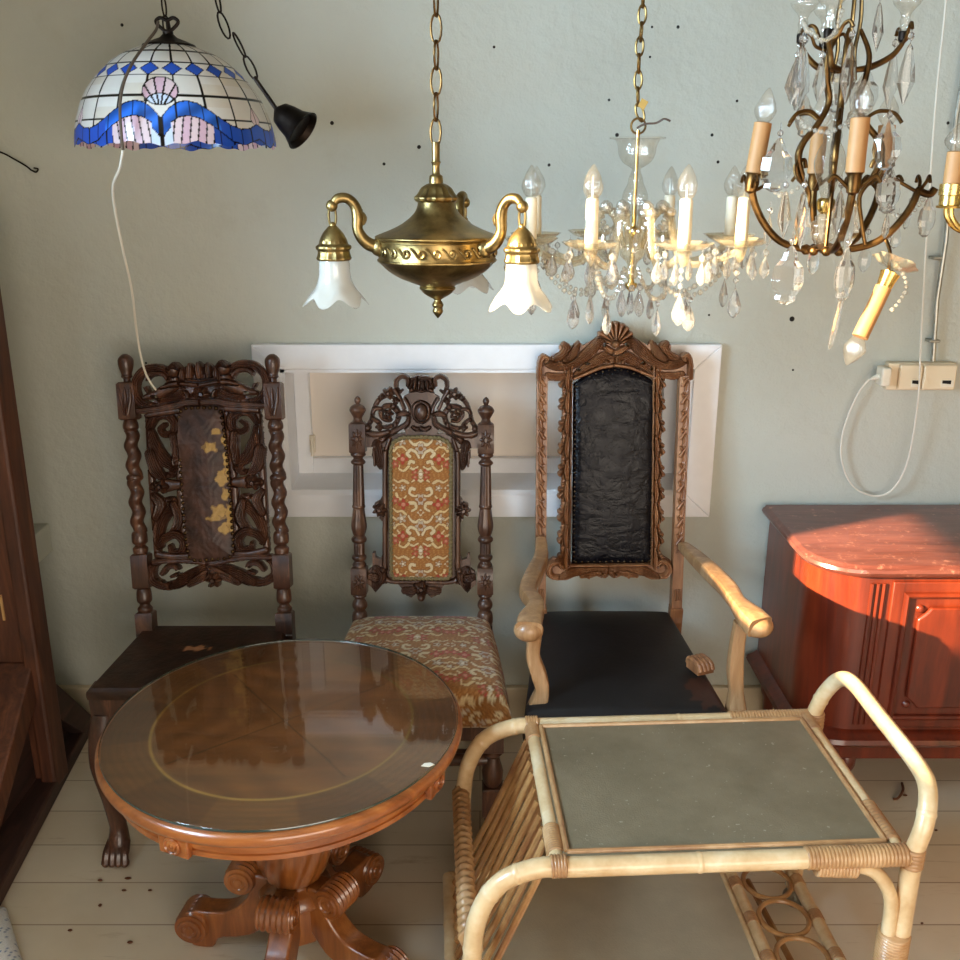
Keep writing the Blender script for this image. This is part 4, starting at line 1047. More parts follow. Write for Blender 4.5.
r.stroke([(120, 775), (220, 765), (320, 768), (402, 775)], [14, 18, 20, 26], .009, .003, 1)
r.stroke([(160, 830), (185, 800), (225, 800), (235, 830), (205, 845)], [14, 15, 14, 12, 10], .013, .002, 1)
r.stroke([(215, 890), (270, 850), (340, 815), (372, 825), (360, 850)], [18, 26, 22, 14, 10], .013, .002, 3)
r.stroke([(290, 885), (345, 850), (402, 820)], [14, 24, 26], .010, .003, 2)
r.blob((402, 862), 40, .018, .004, 6)
r.hole((175, 866), 14, 8); r.hole((240, 822), 13, 9)
obj('bottom_rail', r.build(.02, .004), M['dark_oak'], lc, sharp=60, label='scroll-carved lower rail of the back')
# leather panel with tacks
lp = [(243, 62), (268, 36), (345, 32), (425, 34), (448, 62), (470, 200), (488, 400), (503, 620), (498, 745), (400, 765), (305, 765), (280, 700), (262, 520), (248, 300)]
uvp = np.array(cat2([FL.uv(*T2(*p)) for p in lp], 6)); 
u0, v0 = uvp.min(0); u1, v1 = uvp.max(0)
res = .0018; X, Y = np.meshgrid(np.arange(u0, u1, res), np.arange(v0, v1, res)); ins = inpoly(X, Y, uvp.tolist())
dd = np.full(X.shape, 9.)
for a in uvp: dd = np.minimum(dd, np.hypot(X - a[0], Y - a[1]))
Wd = .014 + .016 * np.clip(dd / .05, 0, 1) ** .6 + .0006 * np.sin(X * 190 + np.sin(Y * 90) * 2) * np.sin(Y * 160 + np.sin(X * 120) * 2)
cc = np.empty(X.shape + (3,)); g = np.sin(X * 75 + 3 * np.sin(Y * 22)) * np.sin(Y * 48 + 2 * np.sin(X * 50)); g2 = (g + 1)[..., None] / 2
cc[:] = np.array(lin('#33221c')[:3]); cc = cc * (1 - g2) + np.array(lin('#563a30')[:3]) * g2
tan, tan2 = np.array(lin('#b38f4d')[:3]), np.array(lin('#8a6a3a')[:3])
for cx, cy, ra, rb in [(400, 225, 34, 24), (425, 150, 28, 16), (462, 190, 14, 36), (455, 370, 30, 42), (478, 320, 14, 60), (470, 450, 20, 30), (440, 530, 36, 36), (425, 562, 40, 14), (470, 610, 34, 26), (488, 560, 16, 70), (468, 280, 12, 30)]:
    p = FL.uv(*T2(cx, cy)); q = np.hypot((X - p[0]) / (ra * KL / 4.8), (Y - p[1]) / (rb * KL / 4.8)) + .28 * np.sin(X * 260 + cx) * np.sin(Y * 230 + cy)
    cc[q < 1.0] = tan2; cc[q < .84] = tan
cell = ins[:-1, :-1] & ins[1:, :-1] & ins[:-1, 1:] & ins[1:, 1:]
used = np.zeros(ins.shape, bool); used[:-1, :-1] |= cell; used[1:, :-1] |= cell; used[:-1, 1:] |= cell; used[1:, 1:] |= cell
idx = np.full(ins.shape, -1); idx[used] = np.arange(used.sum())
bb_, ex_, ey_, nn_ = (np.array(q) for q in (FL.b, FL.ex, FL.ey, FL.n)); mb = MB()
mb.v = (bb_ + X[used][:, None] * ex_ + Y[used][:, None] * ey_ + Wd[used][:, None] * nn_).tolist(); j, i_ = np.where(cell)
mb.f = [tuple(map(int, f)) for f in np.stack([idx[j, i_], idx[j, i_ + 1], idx[j + 1, i_ + 1], idx[j + 1, i_]], 1)]; mb.m = [0] * len(mb.f)
lpan = obj('leather_panel', mb, M['old_leather'], lc, colors=cc[used], label='worn tooled leather back panel with pale torn patches')
mb = MB(); mb.prism([(FL.uv(*T2(*p))) for p in lp], -.012, .0125, lambda a, b, h: FL.pt(a, b, h)); obj('panel_backing', mb, M['dark_oak'], lc, smooth=False)
mb = MB(); path = uvp; acc = 0
seg = np.hypot(*(np.roll(path, -1, 0) - path).T); tot = seg.sum(); N = 62; cum = np.concatenate([[0], np.cumsum(seg)])
for k in range(N):
    s = (k + .5) * tot / N; i = int(np.searchsorted(cum, s)) - 1; f = (s - cum[i]) / max(seg[i], 1e-9); a = path[i] * (1 - f) + path[(i + 1) % len(path)] * f
    mb.ball(FL.pt(a[0] * .97 + uvp[:, 0].mean() * .03, a[1] * .985 + uvp[:, 1].mean() * .015, .018), .0052, 8, 5)
obj('tacks', mb, M['stud'], lpan)
# seat, apron and legs
sb = [(-.862, 2.272), (-.515, 2.272), (-.478, 1.968), (-.905, 1.968)]
def colL(a, b): return 1
mb, uvs = cushion((-.872, 2.275), (-.505, 2.275), (-.476, 1.965), (-.908, 1.965), .474, .004, .022, True, 60, .006, .002, .012)
cols = np.empty((len(uvs), 3)); cols[:] = lin('#3b2418')[:3]
nz = .5 + .5 * np.sin(uvs[:, 0] * 55 + 3 * np.sin(uvs[:, 1] * 31)) * np.sin(uvs[:, 1] * 47 + 2 * np.sin(uvs[:, 0] * 40)); cols = cols * (.65 + .6 * nz[:, None])
pq = G(196, 650, .48); u_, v_ = pq.x + .692, pq.y - 1.965
q = np.hypot((uvs[:, 0] - u_) / .030, (uvs[:, 1] - v_) / .012) + .3 * np.sin(uvs[:, 0] * 200) ; cols[q < 1] = lin('#b0764e')[:3]
obj('seat', mb, M['old_leather'], lc, colors=cols, label='flat brown leather seat with a torn pale patch')
mb = MB()
mb.prism([(-.905, 1.97), (-.479, 1.97), (-.479, 1.99), (-.905, 1.99)], .385, .452, lambda a, b, h: V((a, b, h)))
mb.prism([(-.905, 1.97), (-.885, 1.97), (-.85, 2.27), (-.87, 2.27)], .385, .452, lambda a, b, h: V((a, b, h)))
mb.prism([(-.499, 1.97), (-.479, 1.97), (-.507, 2.27), (-.527, 2.27)], .385, .452, lambda a, b, h: V((a, b, h)))
obj('apron', mb, M['dark_oak'], lc, smooth=False)
for x, y, sg in ((-.885, 1.99, -1), (-.498, 1.99, 1)):
    mb = MB(); sq_block(mb, (x, y, .375), (x, y, .472), .022)
    obj('seat_corner', mb, M['dark_oak'], lc)
    pth = smooth_path([V((x, y, .40)), V((x + sg * .006, y - .010, .34)), V((x + sg * .010, y - .016, .27)), V((x + sg * .004, y - .008, .17)), V((x, y - .004, .09)), V((x, y - .012, .045)), V((x, y - .02, .018))], 6)
    mb = MB(); mb.tube(pth, lerp_list([.028, .032, .031, .024, .02, .027, .024], len(pth)), 16)
    lg = obj('front_leg', mb, M['dark_oak'], lc)
    for k in (-1.5, -.5, .5, 1.5):
        t = MB(); t.tube(smooth_path([V((x + k * .012, y - .012, .05)), V((x + k * .014, y - .038, .036)), V((x + k * .015, y - .05, .012))], 5), [.010] * 3 and .0105, 8); t.ball((x + k * .015, y - .047, .014), .012, 10, 6)
        obj('toe', t, M['dark_oak'], lg)
for xb in (147.5, 286):
    p = FL.at(xb, 636, 0); mb = MB(); sq_block(mb, (p.x, p.y + .03, 0), (p.x, p.y, .48), .021); obj('rear_leg', mb, M['dark_oak'], lc)
mb = MB(); mb.tube([(-.885, 2.0, .2), (-.865, 2.27, .2)], .014, 10); obj('stretcher', mb, M['dark_oak'], lc)
mb = MB(); mb.tube([(-.498, 2.0, .2), (-.51, 2.27, .2)], .014, 10); obj('stretcher', mb, M['dark_oak'], lc)

# ================================================================== MIDDLE: TAPESTRY CHAIR
FT = Frame(P(421.5, 616, 2.37), P(421.5, 385, 2.46))
tc_ = thing('tapestry_chair', 'brown carved chair with floral tapestry seat and back between the other chairs', 'chair', (-.16, 2.16, 0))
KT = px_scale(FT, 421, 480)
def turned(o): return [('s', [(396 + o, .6), (398 + o, 2.6), (400.5 + o, 3.2), (403 + o, 2.4), (404.5 + o, 1.6)]), ('s', [(404 + o, 2.5), (406 + o, 6), (410 + o, 7.8), (414 + o, 6), (418 + o, 4), (421 + o, 5), (423 + o, 7)], 1), ('b', 422 + o, 453 + o, 8),
    ('s', [(452 + o, 7), (455 + o, 7.5), (458 + o, 4.5), (461 + o, 7), (463 + o, 7), (465 + o, 4.6)]), ('f', 464 + o, 506, 4.6, 5.6), ('s', [(505, 6.4), (507, 6.6), (509, 5)]), ('s', [(508, 5.4), (516, 6.4), (526, 7.6), (532, 6.5), (536, 5)], 1),
    ('s', [(535, 5), (538, 7.6), (541, 7.4), (543, 5)]), ('f', 542, 555, 5, 5), ('s', [(554, 5), (556, 7.4), (559, 7), (561, 5.2), (564, 7), (567, 7)]), ('b', 566, 594, 8), ('s', [(593, 6), (596, 7), (598, 5), (602, 7.2), (606, 7.6), (610, 5.5), (612, 7), (616, 8), (622, 8)])]
for xb, xt, o in ((360, 357.5, 0), (485, 486, 1)):
    p = obj('back_post', post(FT, xb, 622, xt, 397, turned(o)), M['brown_oak'], tc_, sharp=50)
    for yy in (438 + o, 580):
        xx = xt + (xb - xt) * (yy - 397) / 225; r = Relief(FT, lambda a, b, xx=xx, yy=yy: (xx + a / 4, yy + b / 4))
        r.blob((0, 0), 27, .006, .001, 8, ry=42 if yy < 500 else 38); obj('block_carving', r.build(.003, .0205), M['brown_oak'], p, sharp=60)
T3 = lambda a, b: (340 + a / 6, 365 + b / 6); T4 = lambda a, b: (340 + a / 6, 460 + b / 6)
axT = FT.uv(421.6, 480)[0]
r = Relief(FT, T3, axis=axT)
r.poly([(490, 85), (440, 82), (418, 120), (412, 170), (382, 185), (378, 205), (410, 250), (412, 300), (395, 335), (378, 370), (400, 420), (490, 425)], .008, whole=True)
r.stroke([(418, 130), (440, 90), (490, 82)], [16, 22, 22], .016, .004, 2); r.blob((490, 112), 34, .018, .006, 0, ry=24); r.stroke([(425, 150), (460, 140), (490, 148)], [10, 13, 13], .016, .005)
for a in (450, 475): r.stroke([(a, 140), (a + 4, 100)], [7, 10], .02, .005)
r.stroke([(490, 218), (452, 240), (446, 282), (458, 320), (490, 340)], 9, .008, .008); r.blob((490, 280), 36, .012, .008, 0, ry=50)
r.stroke([(390, 200), (420, 260), (418, 310), (388, 365)], 9, .008, .008)
r.stroke([(440, 370), (470, 385), (490, 375)], [8, 12, 10], .008, .008, 1)
r.stroke([(405, 120), (408, 82), (375, 66), (342, 88), (338, 130), (352, 162), (375, 150)], [12, 16, 17, 17, 15, 13, 9], .016, .002, 1)
r.stroke([(345, 150), (290, 172), (232, 210), (200, 275), (188, 330), (160, 375)], [16, 20, 16, 14, 15, 16], .013, .002, 1)
r.blob((292, 168), 42, .017, .003, 5); r.blob((250, 190), 24, .013, .002, 4); r.stroke([(330, 150), (360, 200), (385, 260)], [14, 13, 12], .011, .002)
r.stroke([(305, 330), (268, 325), (246, 290), (268, 250), (320, 250), (352, 295), (335, 350), (290, 372), (240, 370)], [12, 15, 17, 18, 19, 18, 17, 15, 10], .014, .002, 1)
r.blob((292, 292), 34, .018, .003, 5); r.stroke([(320, 250), (335, 222), (322, 195)], [12, 15, 10], .012, .002); r.blob((338, 214), 24, .014, .002, 4)
r.stroke([(350, 300), (385, 290), (412, 298)], [13, 20, 14], .011, .002, 1); r.stroke([(248, 260), (215, 262), (200, 285)], [9, 14, 9], .01, .002); r.stroke([(200, 320), (235, 350), (240, 385)], [12, 16, 12], .011, .002, 1)
r.blob((236, 372), 26, .012, .002, 4); r.stroke([(335, 350), (330, 385)], [12, 10], .01, .002)
r.stroke([(412, 310), (400, 350), (345, 385), (285, 415), (250, 450)], [12, 16, 17, 17, 16], .012, .003, 1)
r.stroke([(155, 395), (190, 412), (235, 415), (290, 400)], [14, 17, 17, 14], .009, .003)
r.blob((170, 375), 20, .013, .003, 0)
r.poly([(150, 392), (150, 490), (200, 490), (262, 500), (285, 440), (330, 410), (490, 400), (490, 445), (240, 470)], .004)
r.poly([(150, 395), (152, 492), (300, 492), (320, 420), (250, 415), (200, 412)], .004)
r.stroke([(225, 470), (228, 540), (245, 615)], [24, 36, 12], .012, .002, 3); r.stroke([(205, 520), (210, 600)], [10, 8], .008, .002)
obj('crest', r.build(.018, .004), M['brown_oak'], tc_, sharp=60, label='pierced crest of vines around an oval boss')
r = Relief(FT, T4, axis=axT)
Y3 = lambda y: (y - 570)
r.poly([(490, Y3(405)), (390, Y3(408)), (320, Y3(422)), (285, Y3(445)), (265, Y3(490)), (256, Y3(560)), (254, 0), (254, 215), (236, 245), (236, 345), (254, 368), (256, 560), (245, 590), (218, 580), (214, 552), (196, 550), (194, 640), (166, 662), (160, 735), (190, 760), (214, 792), (240, 765), (262, 740), (300, 735), (350, 742), (372, 770), (378, 800), (430, 822), (458, 800), (476, 840), (490, 845)], .005, whole=True)
r.stroke([(278, Y3(500)), (272, 0), (272, 250), (272, 600), (288, 715), (490, 722)], 15, .009, .005); r.stroke([(300, Y3(440)), (280, Y3(500))], 13, .009, .005)
r.blob((238, 295), 46, .016, .003, 7); r.stroke([(236, 250), (215, 262)], [8, 8], .008, .003)
r.stroke([(215, 640), (235, 690), (215, 770)], [14, 44, 14], .012, .004, 3); r.stroke([(180, 690), (215, 700)], [18, 26], .011, .004, 2)
r.blob((490, 765), 50, .018, .005, 5); r.blob((490, 818), 24, .018, .005, 0); r.stroke([(390, 780), (440, 775)], [22, 26], .011, .005, 2); r.blob((262, 655), 14, .012, .004)
obj('back_frame', r.build(.018, .004), M['brown_oak'], tc_, sharp=60)
ua, va = FT.uv(*T4(312, 698)); ub, vb = FT.uv(*T3(668, 436))
mb, cols = pad_panel(FT, (ua, ub, va, vb), .008, .016, .012, lambda U, Vv, A, B_: weave(U, Vv, .152, .205, (ua + ub) / 2, va + .075))
obj('back_panel', mb, M['tapestry'], tc_, colors=cols, label='floral tapestry panel of the back')
mb = MB(); rim = []
for a, b in ((ua, va + .01), (ua, vb - .03), (ua + .008, vb - .01), (ua + .03, vb + .001), ((ua + ub) / 2, vb + .003), (ub - .03, vb + .001), (ub - .008, vb - .01), (ub, vb - .03), (ub, va + .01), (ub - .008, va), (ua + .008, va)): rim.append(FT.pt(a, b, .02))
pth = []
for i in range(len(rim)):
    p, q = rim[i], rim[(i + 1) % len(rim)]; n = max(1, int((q - p).length / .0016)); pth += [p.lerp(q, t / n) for t in range(n)]
mb.tube(pth, .0048, 10, closed=True, twist=(.3, 2, .9)); obj('braid_trim', mb, M['gimp'], tc_, sharp=80)
mb, uvs = cushion((-.345, 2.385), (.026, 2.385), (.064, 1.958), (-.384, 1.958), .462, .022, .062, True, 110, .022, .012, .0)
obj('seat', mb, M['tapestry'], tc_, colors=weave(uvs[:, 0], uvs[:, 1], .17, .23, 0, .02), label='plump floral tapestry seat')
mb = MB(); mb.prism([(-.335, 2.375), (.018, 2.375), (.052, 1.97), (-.372, 1.97)], .335, .382, lambda a, b, h: V((a, b, h))); obj('seat_frame', mb, M['brown_oak'], tc_, smooth=False)
for x, y in ((.03, 1.992), (-.35, 1.992)):
    mb = MB(); sq_block(mb, (x, y, .30), (x, y, .38), .026)
    axis_lathe(mb, (x, y, .30), (x, y, .2), [(0, .016), (.1, .024), (.2, .016), (.6, .026), (.85, .024), (1, .016)], 18); sq_block(mb, (x, y, .12), (x, y, .2), .025)
    axis_lathe(mb, (x, y, .12), (x, y, 0), [(0, .014), (.1, .022), (.3, .016), (.6, .026), (.9, .024), (1, .018)], 18); obj('front_leg', mb, M['brown_oak'], tc_)
for xb in (360, 485):
    p = FT.at(xb, 620, 0); mb = MB(); sq_block(mb, (p.x, p.y + .02, 0), (p.x, p.y, .45), .02); obj('rear_leg', mb, M['brown_oak'], tc_)
for a, b in (((.03, 1.992, .16), (.012, 2.37, .16)), ((-.35, 1.992, .16), (-.33, 2.37, .16)), ((-.35, 1.992, .27), (.03, 1.992, .27)), ((-.34, 2.18, .16), (.02, 2.18, .16))):
    mb = MB(); axis_lathe(mb, a, b, [(0, .012), (.08, .014), (.12, .02), (.16, .014), (.5, .02), (.84, .014), (.88, .02), (.92, .014), (1, .012)], 16); obj('stretcher', mb, M['brown_oak'], tc_)

# ================================================================== RIGHT: ARMCHAIR
FA = Frame(P(609, 609, 2.43), P(613, 325, 2.53))
ac = thing('carved_armchair', 'tall honey oak armchair with black leather seat and carved shell crest', 'armchair', (.345, 2.16, 0))
KA = px_scale(FA, 613, 480)
for xb, xt, ph in ((540, 542, 0), (675, 684, 1)):
    p0, p1 = FA.at(xb, 622, 0), FA.at(xt, 375, 0)
    mb = MB(); sq_block(mb, p0, p1, 5.3 * KA, .017, .05); p = obj('back_post', mb, M['honey_oak'], ac, bevel=.003)
    r = Relief(FA, lambda a, b, xb=xb, xt=xt: (xt + (xb - xt) * (b - 375) / 247 + a, b))
    s = -1 if ph == 0 else 1
    y = 376
    while y < 535:
        r.stroke([(-s * 2.5, y), (s * 1.5, y + 7), (s * 1.2, y + 15), (-s * 1.5, y + 17)], [1.2, 3.0, 2.6, 1.4], .006, .0005, 1); r.stroke([(s * 3, y + 1), (-s * 2.5, y + 9)], [1.0, 2.0], .004, .0005); y += 17.5
    for a in (-2.4, 0, 2.4): r.stroke([(a, 588), (a, 598)], [1.2, 1.0], .004, .0005)
    obj('leaf_carving', r.build(.004, .0165, 1.5), M['honey_oak'], p, sharp=60)
T5 = lambda a, b: (525 + a / 5.33, 315 + b / 5.33); T6 = lambda a, b: (525 + a / 5.05, 410 + b / 5.05)
axA = FA.uv(*T5(478, 200))[0]
r = Relief(FA, T5, axis=axA)
r.poly([(478, 30), (430, 45), (398, 90), (380, 118), (345, 140), (305, 162), (285, 132), (262, 150), (240, 180), (226, 150), (200, 142), (180, 165), (182, 195), (140, 220), (118, 222), (95, 204), (70, 222), (66, 345), (122, 350), (180, 352), (200, 345), (258, 345), (330, 318), (400, 288), (478, 272)], .006, whole=True)
for k in range(9):
    a = math.radians(90 + (k - 4) * 19.5); r.stroke([(478 + 22 * math.cos(a), 152 - 22 * math.sin(a)), (478 + 92 * math.cos(a), 150 - 100 * math.sin(a))], [4, 15], .013, .008, mir=False)
r.blob((478, 155), 20, .018, .008)
r.stroke([(92, 235), (140, 262), (210, 268), (290, 235), (345, 190), (385, 150), (410, 150), (405, 172)], [14, 22, 26, 28, 28, 24, 16, 10], .015, .005, 3)
r.stroke([(150, 235), (200, 215), (222, 175), (208, 155)], [12, 24, 22, 16], .013, .005, 2); r.stroke([(215, 240), (255, 205), (285, 145)], [16, 24, 7], .013, .005, 3)
r.stroke([(262, 325), (320, 285), (385, 240), (435, 215), (465, 232), (450, 255), (430, 245)], [14, 26, 27, 24, 17, 13, 9], .013, .005, 3)
r.stroke([(420, 170), (450, 190), (478, 200)], [12, 18, 14], .011, .006, 1)
r.stroke([(258, 338), (330, 308), (400, 280), (478, 266)], 10, .009, .007)
r.stroke([(75, 340), (78, 260), (95, 222), (118, 232), (108, 250)], [15, 16, 17, 13, 8], .011, .005, 1); r.stroke([(120, 320), (180, 330), (245, 318)], [14, 20, 10], .009, .005, 2)
r.hole((330, 258), 14, 6); r.hole((282, 290), 12, 6); r.hole((420, 158), 7, 10)
obj('crest', r.build(.024, .004, 1.7), M['honey_oak'], ac, sharp=60, label='carved crest with a shell between leaf scrolls')
for mir in (0, 1):
    r = Relief(FA, T6, axis=None)
    x_in = (232, 222) if not mir else (644, 634); sg = -1 if not mir else 1
    y = -205
    r.stroke([(x_in[0] + sg * 20, -215), (x_in[1] + sg * 20, 770)], 24, .005, .003, sm=False); r.stroke([(x_in[0], -225), (x_in[1], 775)], 6, .012, .006, sm=False)
    k = 0
    while y < 700:
        f = (y + 215) / 985; xi = x_in[0] + (x_in[1] - x_in[0]) * f
        for q, (dx, dy, rr_) in enumerate(((14, 6, 12), (32, 22, 15), (46, 46, 16), (50, 78, 15), (34, 92, 13))):
            r.stroke([(xi + sg * 18, y + 40), (xi + sg * dx, y + dy)], [10, rr_], .012, .004, 1)
        r.stroke([(xi + sg * 14, y), (xi + sg * 20, y + 60), (xi + sg * 16, y + 105)], [8, 16, 8], .013, .004, 1)
        y += 112
    obj('side_carving', r.build(.018, .004, 1.6), M['honey_oak'], ac, sharp=60)
r = Relief(FA, T6, axis=FA.uv(*T6(422, 800))[0])
r.poly([(422, 775), (225, 772), (190, 750), (145, 742), (110, 765), (102, 800), (108, 838), (150, 856), (205, 858), (250, 840), (292, 832), (322, 854), (345, 830), (385, 846), (422, 832)], .005, whole=True)
r.stroke([(190, 790), (165, 765), (130, 775), (118, 810), (140, 838), (180, 835)], [10, 14, 15, 16, 15, 10], .012, .004, 1)
r.stroke([(180, 840), (240, 815), (320, 795), (390, 795), (412, 815), (398, 832), (382, 822)], [12, 24, 26, 20, 14, 11, 8], .013, .004, 3); r.stroke([(280, 835), (330, 825), (380, 815)], [8, 18, 10], .011, .004, 2)
r.stroke([(225, 778), (422, 778)], 7, .010, .006)
obj('bottom_rail', r.build(.02, .004, 1.6), M['honey_oak'], ac, sharp=60, label='leaf-carved lower rail of the back')
uA, vA = FA.uv(*T6(231, 770)); uB, vB = FA.uv(*T6(636, 770)); uC, vC = FA.uv(*T5(478, 280))
uA2 = FA.uv(*T5(262, 345))[0]; uB2 = FA.uv(*T5(694, 345))[0]
mb, _ = pad_panel(FA, ((uA + uA2) / 2, (uB + uB2) / 2, vA, vC), .010, .010, .042, None)
pn = obj('back_panel', mb, M['black_leather'], ac, label='wrinkled black leather back panel')
mb = MB(); u0, u1 = (uA + uA2) / 2, (uB + uB2) / 2
for k in range(38): 
    v = vA + .008 + (vC - vA - .055) * k / 37
    for u in (u0 + .005, u1 - .005): mb.ball(FA.pt(u, v, .016), .0032, 8, 5)
for k in range(13):
    f = k / 12; u = u0 + .01 + (u1 - u0 - .02) * f; mb.ball(FA.pt(u, vC - .006 - .042 * abs(2 * f - 1) ** 2.2, .017), .0032, 8, 5); mb.ball(FA.pt(u, vA + .006, .017), .0032, 8, 5)
obj('tacks', mb, M['stud'], pn)
mb, uvs = cushion((.165, 2.44), (.527, 2.44), (.566, 1.905), (.10, 1.905), .452, .02, .06, True, 80, .02, .006)
cols = np.empty((len(uvs), 3)); cols[:] = lin('#141112')[:3]; nz = .5 + .5 * np.sin(uvs[:, 0] * 31 + 3 * np.sin(uvs[:, 1] * 23)) * np.sin(uvs[:, 1] * 27 + 2 * np.sin(uvs[:, 0] * 30)); cols *= (.75 + .6 * nz[:, None])
q = np.hypot((uvs[:, 0] - .178) / .042, (uvs[:, 1] - .075) / .06) + .2 * np.sin(uvs[:, 0] * 150) * np.sin(uvs[:, 1] * 120); cols[q < 1] = lin('#3f2218')[:3]
M['seat_black'] = attr_mat('dull black seat leather', .5, grain=.3, gscale=70, bump=.15, spec=.4)
obj('seat', mb, M['seat_black'], ac, colors=cols, label='dull black leather seat worn brown at one corner')
mb = MB(); mb.prism([(.172, 2.43), (.515, 2.43), (.55, 1.915), (.105, 1.915)], .325, .378, lambda a, b, h: V((a, b, h))); obj('seat_frame', mb, M['bare_oak'], ac, smooth=False, bevel=.004)
# arms
def arm(pts, rad, flat):
    pth = smooth_path([V(p) for p in pts], 8); mb = MB(); mb.tube(pth, lerp_list(rad, len(pth)), 24, flat=flat, up=(1, 0, 0), square=5); return mb
al = [P(541, 540, 2.42), P(541, 558, 2.34), P(534, 575, 2.22), P(528, 592, 2.10), P(536, 606, 2.0), P(530, 622, 1.93), P(529, 631, 1.895)]
arr = [P(683, 546, 2.42), P(694, 556, 2.33), P(711, 572, 2.2), P(728, 589, 2.08), P(737, 602, 2.0), P(750, 617, 1.93), P(760, 627, 1.895)]
rad = [.014, .019, .022, .021, .018, .028, .029]
for pts, lb in ((al, 'left arm ending in a rounded hand grip'), (arr, 'right arm ending in a rounded hand grip')):
    o = obj('arm', arm(pts, rad, .8), M['bare_oak'], ac, label=lb)
    mb = MB(); mb.ball(pts[-1] + V((0, .014, -.004)), .032, 20, 12, (1.04, .9, .82)); obj('hand_grip', mb, M['bare_oak'], o)
for pts in ([P(535, 636, 1.94), P(533, 655, 1.95), P(539, 675, 1.95), P(542, 690, 1.95), P(536, 712, 1.95), P(535, 730, 1.95)], [P(741, 622, 1.95), P(737, 645, 1.95), P(735, 670, 1.95), P(736, 690, 1.95), P(736, 712, 1.95), P(736, 730, 1.95)]):
    obj('arm_support', arm(pts, [.015, .016, .018, .016, .024, .024], .9), M['bare_oak'], ac)
for x in (.125, .53):
    y = 1.945; pth = smooth_path([V((x, y, .345)), V((x, y - .015, .28)), V((x, y - .008, .15)), V((x, y, .03)), V((x, y - .006, 0))], 6)
    mb = MB(); mb.tube(pth, lerp_list([.028, .03, .02, .018, .022], len(pth)), 14); obj('front_leg', mb, M['bare_oak'], ac)
for xb in (540, 675):
    p = FA.at(xb, 622, 0); mb = MB(); sq_block(mb, (p.x, p.y + .04, 0), (p.x, p.y, .47), .017); obj('rear_leg', mb, M['honey_oak'], ac)
for a, b in (((.125, 1.945, .14), (.17, 2.45, .14)), ((.53, 1.945, .14), (.515, 2.45, .14)), ((.145, 2.2, .14), (.522, 2.2, .14))):
    mb = MB(); mb.tube([a, b], .014, 10); obj('stretcher', mb, M['bare_oak'], ac)
# broken-off carved claw lying on the seat
q = G(700, 667, .478); mb = MB(); Rz = Matrix.Rotation(math.radians(-68), 3, 'Z')
cl = []
for k in range(4):
    off = -.0165 + k * .011
    m2 = MB(); m2.tube(smooth_path([V((-.026, off, .004)), V((-.022, off, .016)), V((.0, off, .019)), V((.018, off, .015)), V((.026, off, .002))], 5), [.0068] * 21, 10)
    mb.add([(Rz @ V(x)) + q for x in m2.v], m2.f)
m2 = MB(); m2.box((0, 0, .004), (.05, .044, .022)); mb.add([(Rz @ V(x)) + q for x in m2.v], m2.f)
tag(obj('carved_fragment', mb, M['honey_oak']), 'small broken carved wooden claw lying on the black armchair seat', 'wood fragment')
# ================================================================== HANGING LAMPS
def zy(y, Y): return P(480, y, Y).z
def kpx(y, Y): 
    z = zy(y, Y); return (Y * cp + (H - z) * sp) / 960
def gem(mb, top, w, h, kind='pear', n=8, flat=.55, az=0., tilt=None):
    """faceted cut-glass drop hanging from the point top"""
    pr = {'pear': [(0, .0), (.10, .16), (.30, .55), (.62, .98), (.80, .86), (.93, .45), (1, 0)],
          'spear': [(0, 0), (.08, .35), (.35, .75), (.62, 1.), (1, 0)],
          'plaque': [(0, .12), (.10, .35), (.25, .55), (.36, .9), (.60, 1.), (.74, .86), (.84, .62), (.92, .66), (1, .2)],
          'spike': [(0, .3), (.06, .8), (.5, 1.), (.9, .8), (1, .1)],
          'bead': [(0, .25), (.25, .9), (.5, 1.), (.75, .9), (1, .25)]}[kind]
    top = V(top); A = V((0, 0, -1)) if tilt is None else V(tilt).normalized()
    x = V((math.cos(az), math.sin(az), 0)); x = (x - A * A.dot(x)).normalized(); y = A.cross(x)
    b = len(mb.v); vs = []; fs = []
    for t, r in pr:
        for k in range(n):
            a = 2 * PI * (k + .5) / n; vs.append(top + A * (h * t) + x * (w / 2 * max(r, .02) * math.cos(a)) + y * (w / 2 * max(r, .02) * math.sin(a) * flat))
    for i in range(len(pr) - 1):
        for k in range(n): fs.append((i * n + k, i * n + (k + 1) % n, (i + 1) * n + (k + 1) % n, (i + 1) * n + k))
    fs.append(tuple(range(n - 1, -1, -1))); fs.append(tuple((len(pr) - 1) * n + k for k in range(n)))
    mb.add(vs, fs); return mb
def flame_bulb(mb, base, h, r, axis=(0, 0, 1)):
    pr = [(r * .42, 0), (r * .75, h * .12), (r, h * .33), (r * .93, h * .5), (r * .66, h * .7), (r * .34, h * .88), (r * .1, h * .98), (.0004, h)]
    q = smooth_path([V((a, b, 0)) for a, b in pr], 3)
    mb.lathe([(max(p.x, .0003), p.y) for p in q], base, 20, axis, mod=lambda a, hh: 1 + .09 * math.cos(6 * a + hh * 130)); return mb
hanger_top = ZC

